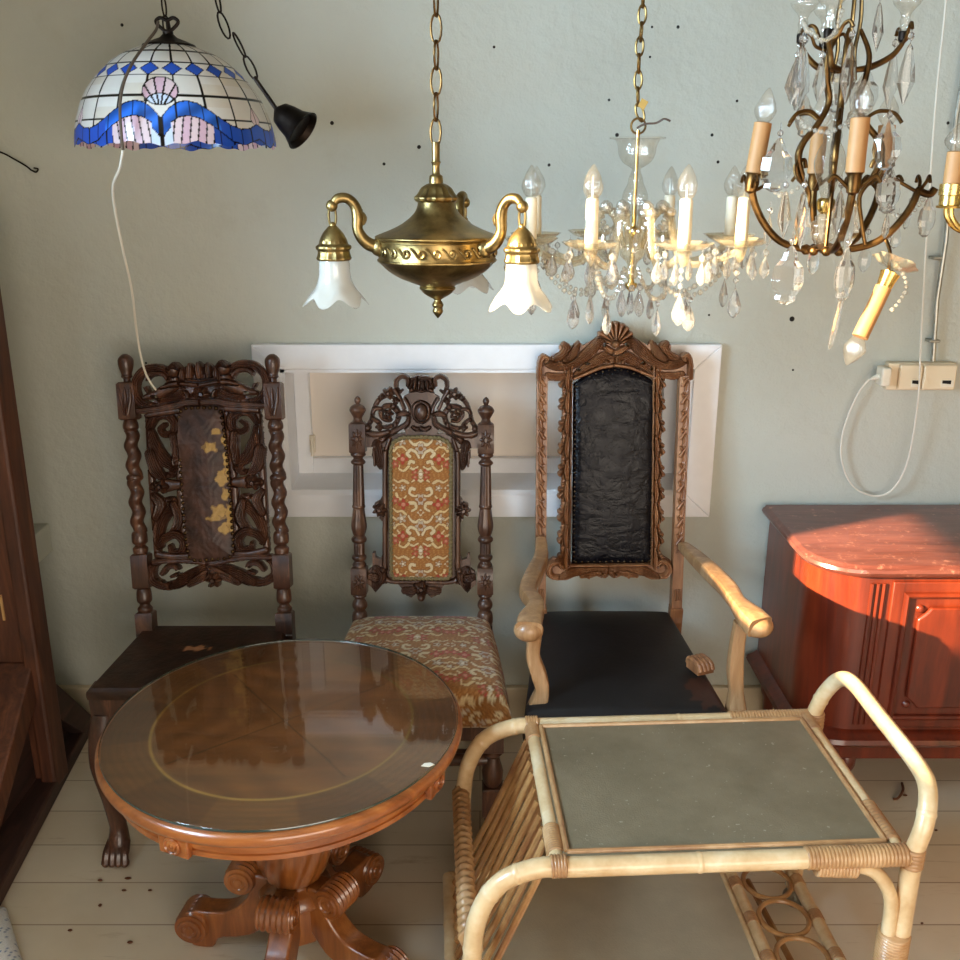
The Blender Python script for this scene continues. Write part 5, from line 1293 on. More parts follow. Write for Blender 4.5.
# ------------------------------------------------------------- leaded glass lamp
Y = 2.1; c0 = P(178, 145, Y); R = 96.5 * kpx(147, Y); kz = R / 342
tl = thing('stained_glass_lamp', 'white and blue leaded glass dome lamp hanging by a chain at upper left', 'pendant lamp', c0)
pr = [(342, 490), (339, 462), (331, 420), (318, 380), (302, 340), (278, 298), (247, 258), (214, 224), (178, 195), (135, 172), (84, 153)]
prof = smooth_path([V((a, b, 0)) for a, b in pr], 14)
na = 640; mb = MB(); cols = []
cl = {k: np.array(lin(v)[:3]) for k, v in dict(lead='#15110f', white='#e6e2da', cream='#ded6c8', blue='#2f6fd8', deep='#2850b0', pink='#d9b6c6', mauve='#c29ab4', pinkish='#e4cdd2', pale='#cfdcf0').items()}
def shade_col(th, y):
    """leaded design: three large shell motifs round the dome, a bud between them; th = angle from a motif centre"""
    per = 2 * PI / 3; t = ((th + per / 2) % per) - per / 2
    rr = float(np.interp(y, [153, 172, 195, 224, 258, 298, 340, 380, 420, 462, 490], [84, 135, 178, 214, 247, 278, 302, 318, 331, 339, 342]))
    x = t * rr; deg = abs(math.degrees(t)); lead = 4.0
    cy = float(np.interp(deg, [0, 5, 10, 15, 21, 28, 34, 40, 46, 53, 60], [436, 402, 384, 379, 386, 410, 436, 456, 466, 462, 446]))
    up, lo = cy - 24, cy + (24 if deg > 5 else 40)
    if deg < 1.0 and y > up: return cl['lead']
    if y > lo:
        if y - lo < lead: return cl['lead']
        if deg < 5.5: return cl['pale']
        if deg < 28:
            q = (deg - 5.5) / 4.4 + (y - 490) * .0065
            if abs(q - round(q)) < .09: return cl['lead']
            return cl['pink'] if int(q) % 2 else cl['pinkish']
        q = deg / 8
        if abs(q - round(q)) < .05: return cl['lead']
        return cl['deep']
    if y > up:
        if y - up < lead: return cl['lead']
        g = (deg - 1) / 7.5
        if abs(g - round(g)) < .05: return cl['lead']
        return cl['blue'] * (.85 + .35 * math.sin(x * .05 + y * .08)) if deg < 33 else cl['deep'] * 1.2
    # fan shell above the motif
    e = math.hypot(x / 56, (y - 326) / 46)
    an = math.atan2(x, 392 - y)
    if e < 1.04 and y < 372:
        if e > .96: return cl['lead']
        g = (an + 1.2) / .34
        if abs(g - round(g)) * .34 * math.hypot(x, 392 - y) < lead * .75: return cl['lead']
        if abs(math.hypot(x, 392 - y) - 58) < lead * .6: return cl['lead']
        return cl['pale'] if math.hypot(x, 392 - y) < 58 else (cl['pink'] if int(g) % 2 else cl['pinkish'])
    # bud between the motifs
    bx = (abs(t) - per / 2) * rr
    e = abs(bx) / 24 + abs(y - 408) / 42
    if e < 1.1:
        if e > .98 or abs(bx) < 1.5: return cl['lead']
        return cl['pinkish']
    n = 7; s = (t + per / 2) / per * n; fr = s - math.floor(s); cellw = per / n * rr
    lx = min(fr, 1 - fr) * cellw
    if 226 < y < 274:
        dd = lx / 30 + abs(y - 250) / 22.0
        if dd < .92: return cl['deep'] * 1.25
        if dd < 1.08: return cl['lead']
        if abs(abs(y - 250) - 22.5) < 1.6: return cl['lead']
        return cl['white']
    if lx < lead * .8: return cl['lead']
    for yy in (184, 340, 415):
        if abs(y - yy) < lead * .8: return cl['lead']
    return cl['white'] if (int(s) + int(y / 75)) % 3 else cl['cream']
th0 = math.radians(-72.8 - 8.6)
for p in prof:
    r_, yv = p.x * kz, p.y
    for k in range(na):
        a = 2 * PI * k / na
        scal = 0
        z = (490 - yv) * kz * .95
        if yv > 462:
            t = (a - th0) % (2 * PI / 5) / (2 * PI / 5); z -= (yv - 462) / 28 * kz * (5 + 5 * math.cos(t * 2 * PI * 2) + 3 * math.cos(t * 2 * PI * 6))
        mb.v.append((c0.x + r_ * math.cos(a), c0.y + r_ * math.sin(a), c0.z + z)); cols.append(shade_col(a - th0, yv))
n = len(prof)
for i in range(n - 1):
    for k in range(na): mb.f.append((i * na + k, i * na + (k + 1) % na, (i + 1) * na + (k + 1) % na, (i + 1) * na + k)); mb.m.append(0)
obj('lamp_shade', mb, M['leaded'], tl, colors=np.array(cols), label='leaded glass dome with blue waves and pink shells')
zc_ = lambda y: c0.z + (490 - y) * kz * .95
mb = MB(); mb.lathe([(92 * kz, zc_(158)), (88 * kz, zc_(148)), (60 * kz, zc_(136)), (30 * kz, zc_(124)), (18 * kz, zc_(112)), (18 * kz, zc_(104)), (.002, zc_(102))], (c0.x, c0.y, 0), 48, mod=lambda a, h: 1 + (.03 * math.cos(14 * a) if h < zc_(150) else 0)); cap = obj('cap', mb, M['iron'], tl)
mb = MB(); hx = lambda a, y: V((c0.x + a * kz, c0.y, zc_(y)))
mb.tube(smooth_path([hx(0, 104), hx(-26, 88), hx(-38, 70), hx(-22, 58), hx(0, 66), hx(22, 58), hx(38, 70), hx(26, 88)], 6, closed=True), .0036, 8, closed=True); mb.tube([hx(0, 66), hx(0, 104)], .003, 8)
obj('hanging_loop', mb, M['iron'], tl)
mb = MB(); chain(mb, [hx(0, 60), hx(-6, 0), V((c0.x - .012, c0.y, ZC))], .04, .0018, .013); obj('chain', mb, M['iron'], tl)
tp = P(216, -8, Y - .12); mb = MB(); chain(mb, [P(256, 79, Y - .15), P(236, 38, Y - .13), tp, V((tp.x - .05, c0.y - .05, ZC))], .05, .002, .015); obj('chain', mb, M['iron'], tl)
e0, e1 = P(277, 110, Y - .15), P(303, 131, Y - .165); ax = (e1 - e0).normalized(); L = (e1 - e0).length
mb = MB(); mb.tube([P(254, 77, Y - .15), e0], .004, 8); mb.lathe([(.004, -.004), (.009, 0), (.021, L * .15), (.026, L * .4), (.030, L * .7), (.038, L * .95), (.040, L), (.037, L * 1.01), (.03, L * .85), (.001, L * .8)], e0, 40, ax); obj('ceiling_cup', mb, M['iron'], tl, label='black bell-shaped ceiling cup dangling on its chain')
cpts = [(158, 22, 2.06), (156, 30, 2.0), (147, 42, 1.97), (133, 62, 1.915), (124, 82, 1.895), (120, 105, 1.88), (121, 130, 1.875), (123, 150, 1.88)]
mb = MB(); mb.tube(smooth_path([P(*q) for q in cpts], 6), .0028, 8); obj('lamp_cord', mb, M['cord_brown'], tl, label='dark upper length of lamp cord')
cpts = [(123, 150, 1.88), (120, 168, 1.93), (113, 187, 2.0), (116, 215, 2.06), (124, 255, 2.14), (132, 292, 2.22), (137, 335, 2.31), (143, 365, 2.355), (149, 380, 2.37), (156, 390, 2.385)]
mb = MB(); mb.tube(smooth_path([P(*q) for q in cpts], 6), .0028, 8); obj('lamp_cord', mb, M['white_cord'], tl, label='white lower length of lamp cord')

# ------------------------------------------------------------- brass pendant
Y = 1.8; bc = P(437, 245, Y); kb = kpx(245, Y); Z = lambda y: zy(y, Y)
bl_ = thing('brass_pendant_lamp', 'brass urn-shaped pendant lamp with three frosted ruffled glass shades', 'pendant lamp', (bc.x, Y, bc.z))
C = (bc.x, Y, 0)
def turn(lst, sm=3): 
    q = smooth_path([V((r, y, 0)) for y, r in lst], sm); return [(max(p.x, .1) * kb, Z(p.y)) for p in q][::-1]
mb = MB(); mb.lathe(turn([(203, 18), (209, 20.5), (216, 25), (224, 35), (230, 47), (234, 57), (236, 61), (238, 61.5), (240, 60)]) , C, 80); 
obj('body', MB().lathe(turn([(201, 18), (209, 20), (216, 25), (224, 35), (230, 47), (234, 57), (236, 61.5), (238, 61.5), (239.5, 59)]), C, 80), M['brass'], bl_, sharp=45)
bowl = obj('bowl', MB().lathe(turn([(239, 58), (241, 59), (243, 58), (257, 58.5), (259, 60), (261, 59.5), (263, 57), (270, 50), (277, 39), (282, 27), (285, 19), (287, 17)]), C, 80), M['brass'], bl_, sharp=45)
mb = MB()
for k in range(24):
    a0 = 2 * PI * k / 24; pts = []
    for q in range(26):
        t = q / 25; 
        if t < .45: s = t / .45; u, v_ = -8 + 10 * s, 4.5 - 9 * (s * s * (3 - 2 * s)) + 0
        else: s = (t - .45) / .55; an = -PI / 2 + s * 2.2 * PI * .85; rr_ = 4.5 * (1 - .8 * s); u, v_ = 2 + rr_ * math.cos(an) + 0, rr_ * math.sin(an)
        aa = a0 + u / 58; pts.append(V((C[0] + 59.2 * kb * math.cos(aa), Y + 59.2 * kb * math.sin(aa), Z(250) + v_ * kb)))
    mb.tube(pts, .0022, 6)
obj('wave_relief', mb, M['brass'], bowl, label='running scroll band around the bowl')
obj('crown_cap', MB().lathe(turn([(183, 5), (184, 9), (188, 14.5), (194, 18), (197, 21), (199, 21), (201, 20), (203, 17)]), C, 48, mod=lambda a, h: 1 + .04 * math.cos(16 * a)), M['brass'], bl_)
obj('finial', MB().lathe(turn([(286, 17), (288, 18.5), (290, 17), (294, 13), (298, 6), (300, 3.5), (302, 4.5), (305, 6), (308, 4.5), (311, 5.5), (314, 4), (318, .5)]), C, 32), M['brass'], bl_)
obj('stem', MB().lathe(turn([(142, 3), (144, 4), (160, 4), (162, 5), (166, 3.5), (174, 4), (176, 6.5), (184, 7)]), C, 20), M['brass'], bl_)
mb = MB(); chain(mb, [V((bc.x, Y, Z(145))), V((P(436, 0, Y).x, Y, Z(0))), V((P(436, 0, Y).x, Y, ZC))], .047, .0022, .018); obj('chain', mb, M['bronze'], bl_)
ar = obj('arm', MB().tube(smooth_path([V((C[0] + r * kb, Y, Z(y))) for r, y in [(55, 246), (66, 244), (74, 238), (79, 228), (78.5, 216), (81, 205), (88, 198), (97, 198), (103, 205)]], 6), lerp_list([.013, .012, .011, .0095, .011, .0095, .009, .0085, .006], 49), 14), M['brass'], bl_)
obj('arm_knob', MB().ball((C[0] + 58 * kb, Y, Z(246)), .017, 14, 8), M['brass'], ar)
mb = MB(); mb.tube(smooth_path([V((C[0] + r * kb, Y, Z(y))) for r, y in [(76, 224), (73, 217), (76, 212)]], 4), [.003, .006, .007, .007, .007, .006, .006, .005, .003], 8); obj('arm_leaf', mb, M['brass'], ar)
obj('arm_tip', MB().ball((C[0] + 103 * kb, Y, Z(205)), .0105, 12, 8), M['brass'], ar)
Cs = (C[0] + 103 * kb, Y, 0)
mb = MB(); mb.tube(smooth_path([V((Cs[0] + a * kb, Y, Z(y))) for a, y in ((-2, 206), (-3.5, 215), (-2, 224), (2, 224), (3.5, 215), (2, 206))], 4, closed=True), .0022, 8, closed=True); mb.ball((Cs[0], Y, Z(224)), .006, 10, 6)
obj('hook', mb, M['brass'], ar)
obj('shade_holder', MB().lathe(turn([(224, 3), (227, 6), (232, 10), (238, 13), (242, 14), (244, 16.5), (247, 16.5), (249, 15), (253, 15.5), (256, 16.5), (258, 15.5)]), Cs, 40, mod=lambda a, h: 1 + (.045 * math.cos(12 * a) if h < Z(243) else .02 * math.cos(20 * a))), M['brass'], ar)
sh = [(256, 14), (262, 15), (272, 15.5), (279, 17), (286, 21), (292, 26), (298, 30)]
mb = MB(); q = smooth_path([V((r, y, 0)) for y, r in sh], 5); nn = 72
for s_ in (1, 0):
    base = len(mb.v)
    for p in q:
        f = max(0, (p.y - 272) / 27)
        for k in range(nn):
            a = 2 * PI * k / nn; r_ = (p.x - (0 if s_ else .8)) * kb * (1 + .10 * f * math.cos(6 * a)); z = Z(p.y + 4.5 * f * math.cos(6 * a))
            mb.v.append((Cs[0] + r_ * math.cos(a), Y + r_ * math.sin(a), z))
    for i in range(len(q) - 1):
        for k in range(nn):
            t4 = (base + i * nn + k, base + i * nn + (k + 1) % nn, base + (i + 1) * nn + (k + 1) % nn, base + (i + 1) * nn + k); mb.f.append(t4 if not s_ else t4[::-1]); mb.m.append(0)
m_ = len(q) * nn; o_ = (len(q) - 1) * nn
for k in range(nn): mb.f.append((o_ + k, o_ + (k + 1) % nn, m_ + o_ + (k + 1) % nn, m_ + o_ + k)); mb.m.append(0)
gs = obj('glass_shade', mb, M['frost'], ar, sharp=60)
for i, az in enumerate((195, 75, -37)):
    a = ar if i == 0 else dup(ar, bl_)
    a.rotation_euler.z = math.radians(az)

# ------------------------------------------------------------- glass chandelier
Y = 1.95; cc_ = P(633, 240, Y); kc = kpx(240, Y); Z = lambda y: zy(y, Y)
ch = thing('glass_chandelier', 'clear glass chandelier with eight candle bulbs and hanging glass drops above the armchair', 'chandelier', (cc_.x, Y, cc_.z))
C = (cc_.x, Y, 0)
def turnc(lst, sm=3):
    q = smooth_path([V((r, y, 0)) for y, r in lst], sm); return [(max(p.x, .1) * kc, Z(p.y)) for p in q][::-1]
obj('glass_bowl', MB().lathe(turnc([(137, 27), (139, 27), (140, 22), (146, 19), (154, 18), (162, 14), (167, 7), (169, 4)]), C, 56, cap=False), M['lamp_glass'], ch)
obj('glass_vase', MB().lathe(turnc([(169, 4), (173, 5), (178, 7), (184, 8), (190, 11), (198, 13), (206, 12), (212, 8), (216, 5)]), C, 48, cap=False), M['lamp_glass'], ch)
obj('rod', MB().lathe(turnc([(130, 2), (140, 2), (200, 2), (216, 2.4), (226, 2.4), (228, 7), (234, 8), (236, 3), (280, 3), (283, 6), (287, 6), (290, 3), (292, 1)]), C, 32), M['bright_brass'], ch)
obj('glass_hub', MB().lathe(turnc([(236, 4), (238, 10), (246, 13), (256, 12), (262, 6), (266, 5), (274, 7), (279, 4)]), C, 32, cap=False), M['arm_glass'], ch)
mb = MB(); mb.tube([V((C[0] + 7 * kc * math.cos(t * PI / 10), Y, Z(126) + 7 * kc * math.sin(t * PI / 10))) for t in range(20)], .0022, 8, closed=True); obj('ring', mb, M['old_chain'], ch)
mb = MB(); chain(mb, [V((C[0] + .008, Y, Z(120))), P(638, 100, Y), P(640, 40, Y), P(643, 0, Y), V((P(643, 0, Y).x, Y, ZC))], .034, .0024, .014); obj('chain', mb, M['old_chain'], ch)
mb = MB(); mb.tube(smooth_path([P(637, 128, Y), P(645, 124, Y - .01), P(656, 123, Y - .03), P(664, 119, Y - .04), P(670, 121, Y - .05)], 5), .002, 7); obj('loose_wire', mb, M['brown_cord'], ch)
q = P(643, 104, Y - .01); obj('paper_tag', MB().box(q, (.014, .002, .016), Matrix.Rotation(.5, 3, 'Y')), M['twine'], ch, smooth=False)
RA = 108 * kc
F = lambda r, y, t=0.: V((C[0] + r * kc, Y + t * kc, Z(y)))
pth = smooth_path([F(10, 248), F(14, 236), F(20, 218), F(30, 209), (F(38, 216)), F(42, 236), F(50, 256), F(64, 262), F(82, 258), F(98, 251), F(107, 247)], 6)
arm_o = obj('arm', MB().tube(pth, .0062, 12, twist=(.12, 6, 0)), M['arm_glass'], ch)
mb = MB(); 
for r, y, s_ in ((22, 213, .010), (30, 207, .013), (38, 212, .010)): gem(mb, F(r, y) + V((0, 0, s_)), s_ * 2, s_ * 2, 'bead', 8, .9)
mb.ball(F(30, 207), .009, 8, 5)
obj('glass_rosette', mb, M['bead_glass'], arm_o, smooth=False)
obj('drip_dish', MB().lathe([(.003, Z(244)), (.022, Z(243.5)), (.04, Z(241)), (.051, Z(236)), (.052, Z(235.5)), (.04, Z(239.5)), (.02, Z(241.5)), (.003, Z(242))], (C[0] + RA, Y, 0), 36, mod=lambda a, h: 1 + (.04 * math.cos(12 * a) if h > Z(240) else 0)), M['arm_glass'], arm_o)
obj('socket_cup', MB().lathe([(.003, Z(258)), (.007, Z(254)), (.011, Z(248)), (.013, Z(244)), (.003, Z(243.5))], (C[0] + RA, Y, 0), 20), M['arm_glass'], arm_o)
obj('candle_sleeve', MB().lathe([(.0115, Z(243)), (.0118, Z(226)), (.0112, Z(212)), (.0113, Z(198)), (.009, Z(196.5)), (.004, Z(196))], (C[0] + RA, Y, 0), 24, mod=lambda a, h: 1 + .03 * math.cos(3 * a + h * 60)), M['candle'], arm_o)
obj('bulb', flame_bulb(MB(), (C[0] + RA, Y, Z(197)), Z(165) - Z(197), .0175), M['bulb_glass'], arm_o, sharp=70)
mb = MB(); mb.tube([(C[0] + RA, Y, Z(196)), (C[0] + RA, Y, Z(184))], .0022, 6); mb.tube([(C[0] + RA - .004, Y, Z(184)), (C[0] + RA, Y, Z(176)), (C[0] + RA + .004, Y, Z(184))], .0006, 5); obj('filament', mb, M['steel'], arm_o)
def strung(mbg, pts, size=.0085):
    pth_ = smooth_path(pts, 6); L = sum((b - a).length for a, b in zip(pth_, pth_[1:])); n = max(2, int(L / (size * 1.25))); acc = [0]
    for a, b in zip(pth_, pth_[1:]): acc.append(acc[-1] + (b - a).length)
    for k in range(n):
        s = (k + .5) * L / n; i = min(int(np.searchsorted(acc, s)) - 1, len(pth_) - 2); f = (s - acc[i]) / max(acc[i + 1] - acc[i], 1e-9); p = pth_[i].lerp(pth_[i + 1], f)
        gem(mbg, p + V((0, 0, size * .5)), size * (1.25 if k % 4 == 2 else 1), size * (1.25 if k % 4 == 2 else 1), 'bead', 6, 1.)
# drops hanging round each dish
for k in range(6):
    a = 2 * PI * k / 6 + .3; t = V((C[0] + RA + .046 * math.cos(a), Y + .046 * math.sin(a), Z(241)))
    mb = MB(); mb.tube([t, t - V((0, 0, .010))], .0006, 5); gem(mb, t - V((0, 0, .008)), .013, .013, 'bead', 8, .6, a); gem(mb, t - V((0, 0, .020)), .022, .042, 'pear', 8, .6, a)
    obj('glass_drop', mb, M['bright_crystal'], arm_o, smooth=False)
t = F(106, 258); mb = MB(); mb.tube([t, t - V((0, 0, .05))], .0006, 5)
for q in (0, .014, .028): gem(mb, t - V((0, 0, q)), .012, .012, 'bead', 8, .7)
gem(mb, t - V((0, 0, .045)), .029, .060, 'pear', 8, .6, .6); obj('long_glass_drop', mb, M['bright_crystal'], arm_o, smooth=False)
mb = MB(); strung(mb, [F(96, 256), F(84, 278), F(62, 292), F(38, 288), F(16, 268)], .0095); obj('bead_garland', mb, M['bead_glass'], arm_o, smooth=False)
mb = MB(); strung(mb, [F(34, 214), F(32, 226, 6), F(25, 230, 14), F(24, 222, 22), F(26, 214, 22)], .008); t = F(27, 230, 12); gem(mb, t, .016, .034, 'pear', 8, .6); obj('upper_garland', mb, M['bead_glass'], arm_o, smooth=False)
t = F(62, 290); mb = MB(); mb.tube([t, t - V((0, 0, .012))], .0006, 5); gem(mb, t - V((0, 0, .006)), .013, .013, 'bead', 8, .7); gem(mb, t - V((0, 0, .02)), .028, .054, 'pear', 8, .6); obj('long_glass_drop', mb, M['bright_crystal'], arm_o, smooth=False)
for k in range(8):
    a = arm_o if k == 0 else dup(arm_o, ch); a.rotation_euler.z = math.radians(-29 + 45 * k)
for k in range(6):
    a = 2 * PI * k / 6 + .5; t = V((C[0] + .02 * math.cos(a), Y + .02 * math.sin(a), Z(284))); mb = MB(); gem(mb, t, .013, .013, 'bead', 8, .7); gem(mb, t - V((0, 0, .012)), .022, .045 + .008 * (k % 2), 'pear', 8, .6, a); obj('glass_drop', mb, M['bright_crystal'], ch, smooth=False)

# ------------------------------------------------------------- bronze chandelier
Y = 1.6; cz = P(827, 240, Y); kz2 = kpx(240, Y); Z = lambda y: zy(y, Y)
bz = thing('bronze_chandelier', 'tall bronze chandelier with tan candles and large cut crystal drops at upper right', 'chandelier', (cz.x, Y, cz.z))
C = (cz.x, Y, 0)
def B(r, y, az=0., t=0.):
    a = math.radians(az); return V((C[0] + r * kz2 * math.cos(a) - t * kz2 * math.sin(a), Y + r * kz2 * math.sin(a) + t * kz2 * math.cos(a), Z(y)))
def turnb(lst, sm=3):
    q = smooth_path([V((r, y, 0)) for y, r in lst], sm); return [(max(p.x, .1) * kz2, Z(p.y)) for p in q][::-1]
mb = MB()
for az in (20, 140, 260): mb.tube(smooth_path([B(7, -60, az), B(9, -20, az), B(12, 20, az), B(9, 50, az), B(13, 80, az)], 5), .0055, 8, flat=.5)
mb.lathe(turnb([(-66, 3), (-62, 9), (-58, 9), (-54, 4)]), C, 20)
obj('centre_rods', mb, M['bronze'], bz)
mb = MB(); chain(mb, [V((C[0], Y, Z(-66))), V((C[0], Y, ZC))], .04, .003, .018); obj('chain', mb, M['bronze'], bz)
for az in (198, 250, -18, 75, 130):
    mb = MB(); mb.tube(smooth_path([B(10, 30, az), B(20, 55, az), B(19, 80, az), B(14, 102, az), B(24, 124, az), B(38, 142, az), B(42, 158, az), B(35, 178, az), B(26, 196, az), B(30, 220, az), B(36, 244, az)], 6), lerp_list([.003, .004, .0046, .0044, .0048, .005, .0048, .0042, .0036, .0032, .003], 61), 10)
    mb.tube(smooth_path([B(30, 186, az), B(40, 178, az), B(44, 166, az), B(36, 160, az), B(33, 168, az)], 5), .0032, 8); mb.tube(smooth_path([B(22, 120, az), B(34, 112, az), B(48, 114, az), B(56, 124, az)], 5), .003, 8)
    obj('scroll_stem', mb, M['bronze'], bz)
obj('glass_column', MB().lathe(turnb([(112, 2), (116, 4), (122, 3), (126, 6), (136, 9), (142, 8), (150, 12), (162, 15), (174, 13), (184, 9), (192, 7), (198, 5)]), (C[0] - 5 * kz2, Y, 0), 28, mod=lambda a, h: 1 + .06 * math.cos(8 * a)), M['lamp_glass'], bz)
obj('brass_cup', MB().lathe(turnb([(198, 6), (200, 8.5), (206, 8.5), (211, 7), (214, 3)]), (C[0] - 5 * kz2, Y, 0), 28), M['bright_brass'], bz)
obj('glass_ball', MB().lathe(turnb([(213, 4), (217, 9), (220, 8), (223, 13), (227, 14), (230, 10), (233, 12), (238, 11), (243, 6), (246, 3)]), (C[0] - 5 * kz2, Y, 0), 32, mod=lambda a, h: 1 + .05 * math.cos(12 * a)), M['lamp_glass'], bz)
mb = MB(); mb.lathe(turnb([(243, 4), (246, 14), (248, 22), (250, 20), (252, 8), (254, 3)]), C, 40)
for k in range(10): mb.ball(B(20, 250, k * 36), .008, 10, 6)
obj('bottom_boss', mb, M['bronze'], bz)
for az, can in ((184, 1), (-97, 1), (-8, 0), (36, 1), (84, 1)):
    mb = MB(); mb.tube(smooth_path([B(10, 249, az), B(28, 248, az), B(48, 241, az), B(64, 226, az), B(76, 206, az), B(81, 190, az)] + ([] if can else [B(84, 192, az), B(92, 194, az), B(96, 188, az)]), 6), .0058, 10)
    mb.tube(smooth_path([B(80, 192, az), B(66, 184, az), B(56, 178, az), B(50, 184, az)], 5), .0028, 8); mb.tube(smooth_path([B(81, 192, az, 0), B(84, 182, az, 10), B(84, 176, az, 18), B(84, 182, az, 23)], 5), .0028, 8); mb.tube(smooth_path([B(81, 192, az, 0), B(84, 182, az, -10), B(84, 176, az, -18), B(84, 182, az, -23)], 5), .0028, 8)
    ao = obj('arm', mb, M['bronze'], bz)
    if can:
        b0 = B(82, 190, az); lean = (V((C[0], Y, b0.z)) - b0).normalized() * (.11 if az == 184 else .02); ax = (V((0, 0, 1)) + lean).normalized(); h = 46 * kz2
        obj('socket_cup', MB().lathe([(.003, -.006), (.009, -.002), (.011, .010), (.0105, .022), (.013, .026), (.003, .027)], b0, 20, ax), M['bronze'], ao)
        obj('candle_sleeve', MB().lathe([(.0135, 0), (.0135, h), (.011, h + .001), (.002, h + .001)], b0 + ax * .026, 24, ax), M['tan_candle'], ao)
        obj('bulb', flame_bulb(MB(), b0 + ax * (.026 + h), 32 * kz2, .0155, ax), M['bulb_glass'], ao, sharp=70)
# upper tier with glass cups
for az, rad in ((-6, 50), (-140, 34), (100, 45), (165, 42)):
    mb = MB(); mb.tube(smooth_path([B(10, 70, az), B(24, 67, az), B(rad * .82, 57, az), B(rad, 44, az)], 5), lerp_list([.004, .005, .0045, .0035], 16), 8)
    for sg in (-1, 1): mb.tube(smooth_path([B(rad, 44, az), B(rad, 40, az, sg * 9), B(rad, 30, az, sg * 14), B(rad, 27, az, sg * 20), B(rad, 33, az, sg * 24)], 5), .0028, 8)
    bo = obj('upper_branch', mb, M['bronze'], bz)
    mb = MB(); c2 = B(rad, 0, az); mb.lathe(turnb([(32, 4.5), (34, 5), (41, 4.5), (43, 2.5)], 1), (c2.x, c2.y, 0), 20); obj('socket', mb, M['iron'], bo)
    mb = MB(); mb.lathe(turnb([(0, 13), (2, 13), (6, 11), (12, 6), (18, 4), (22, 5), (27, 4), (32, 5)]), (c2.x, c2.y, 0), 32, cap=False); obj('glass_cup', mb, M['lamp_glass'], bo)
    for sg in (-1, 1):
        t = B(rad, 34, az, sg * 24); mb = MB(); mb.tube([t, t - V((0, 0, .02))], .0007, 5); gem(mb, t - V((0, 0, .003)), .010, .012, 'bead', 8, .7); gem(mb, t - V((0, 0, .018)), .028, .088, 'spear', 8, .45, math.radians(20 * sg)); obj('crystal_drop', mb, M['crystal'], bo, smooth=False)
# the large cut drops, each on its wire (photo pixel, width, height, kind, depth)
drops = [(792, 246, 34, 58, 'plaque', -.09), (848, 247, 24, 54, 'plaque', -.11), (842, 298, 9, 52, 'spike', -.11), (786, 190, 17, 48, 'spear', -.06), (804, 190, 17, 58, 'spear', -.10),
         (853, 196, 24, 56, 'spear', -.10), (841, 190, 15, 44, 'spear', -.12), (780, 138, 34, 52, 'plaque', -.05), (889, 120, 30, 48, 'plaque', -.05), (890, 166, 28, 46, 'plaque', -.05), (888, 210, 11, 28, 'pear', -.05),
         (930, 196, 20, 40, 'plaque', .0), (880, 2, 14, 46, 'spear', -.10), (797, 60, 18, 42, 'spear', -.04), (840, 66, 26, 44, 'plaque', .05), (868, 70, 30, 42, 'plaque', .05), (806, 95, 22, 40, 'plaque', .06),
         (898, 222, 14, 26, 'pear', .04), (770, 215, 12, 30, 'pear', .06), (822, 60, 14, 40, 'spear', -.07), (858, 100, 22, 34, 'plaque', .06), (815, 240, 14, 34, 'pear', .05), (868, 236, 14, 36, 'pear', .06), (911, 205, 8, 24, 'spike', .04)]
for a, b, w_, h_, kd, dz in drops:
    t = P(a, b, Y + dz); k2 = kpx(b, Y + dz); mb = MB(); mb.tube([t + V((0, 0, .022)), t - V((0, 0, .004))], .0008, 5); gem(mb, t + V((0, 0, .012)), .009, .010, 'bead', 8, .8); gem(mb, t, w_ * k2, h_ * k2, kd, 8, .38, random.uniform(-.5, .5), V((random.uniform(-.06, .06), 0, -1)) if kd != 'spike' else V((-.14, 0, -1)))
    obj('crystal_drop', mb, M['crystal'], bz, smooth=False)
for pts in ([(803, 20, .0), (806, 28, -.05), (815, 36, -.08), (826, 40, -.08), (836, 30, -.06), (842, 8, -.04)], [(797, 116, -.04), (808, 128, -.06), (828, 132, -.08), (845, 124, -.08), (856, 112, -.05)], [(757, 172, 0), (772, 190, -.03), (786, 194, -.05), (800, 186, -.06)], [(880, 200, -.03), (895, 215, -.02), (912, 212, 0), (925, 196, 0)]):
    mb = MB(); strung(mb, [P(a, b, Y + d) for a, b, d in pts], .0075); obj('bead_string', mb, M['bead_glass'], bz, smooth=False)
# broken candle dangling by its wire
dc = MB(); dc.tube(smooth_path([P(886, 240, Y - .02), P(890, 252, Y - .03), P(889, 266, Y - .03), P(888, 276, Y - .03)], 5), .003, 7)
dco = obj('dangling_arm', dc, M['bronze'], bz, label='broken arm dangling with its candle upside down')
e0, e1, e2 = P(889, 276, Y - .03), P(860, 337, Y - .05), P(848, 362, Y - .05); ax = (e1 - e0).normalized(); L = (e1 - e0).length
obj('socket_cup', MB().lathe([(.003, -.01), (.016, -.004), (.014, .004), (.012, .02), (.0105, .028), (.003, .03)], e0, 20, ax), M['bright_brass'], dco)
obj('candle_sleeve', MB().lathe([(.0128, .02), (.0128, L), (.01, L), (.002, L)], e0, 24, ax), M['tan_candle'], dco)
obj('bulb', flame_bulb(MB(), e1, (e2 - e1).length + .006, .0165, (e2 - e1)), M['bulb_glass'], dco, sharp=70)
mb = MB(); mb.lathe([(.004, .0), (.022, .004), (.034, .012), (.036, .013), (.022, .007), (.004, .003)], e0 - ax * .012, 24, -ax, mod=lambda a, h: 1 + .12 * math.cos(5 * a)); obj('drip_dish', mb, M['arm_glass'], dco)
mb = MB(); strung(mb, [P(896, 262, Y - .04), P(904, 276, Y - .05), P(906, 290, Y - .05), P(898, 303, Y - .05), P(890, 311, Y - .05)], .006); obj('bead_string', mb, M['bead_glass'], dco, smooth=False)

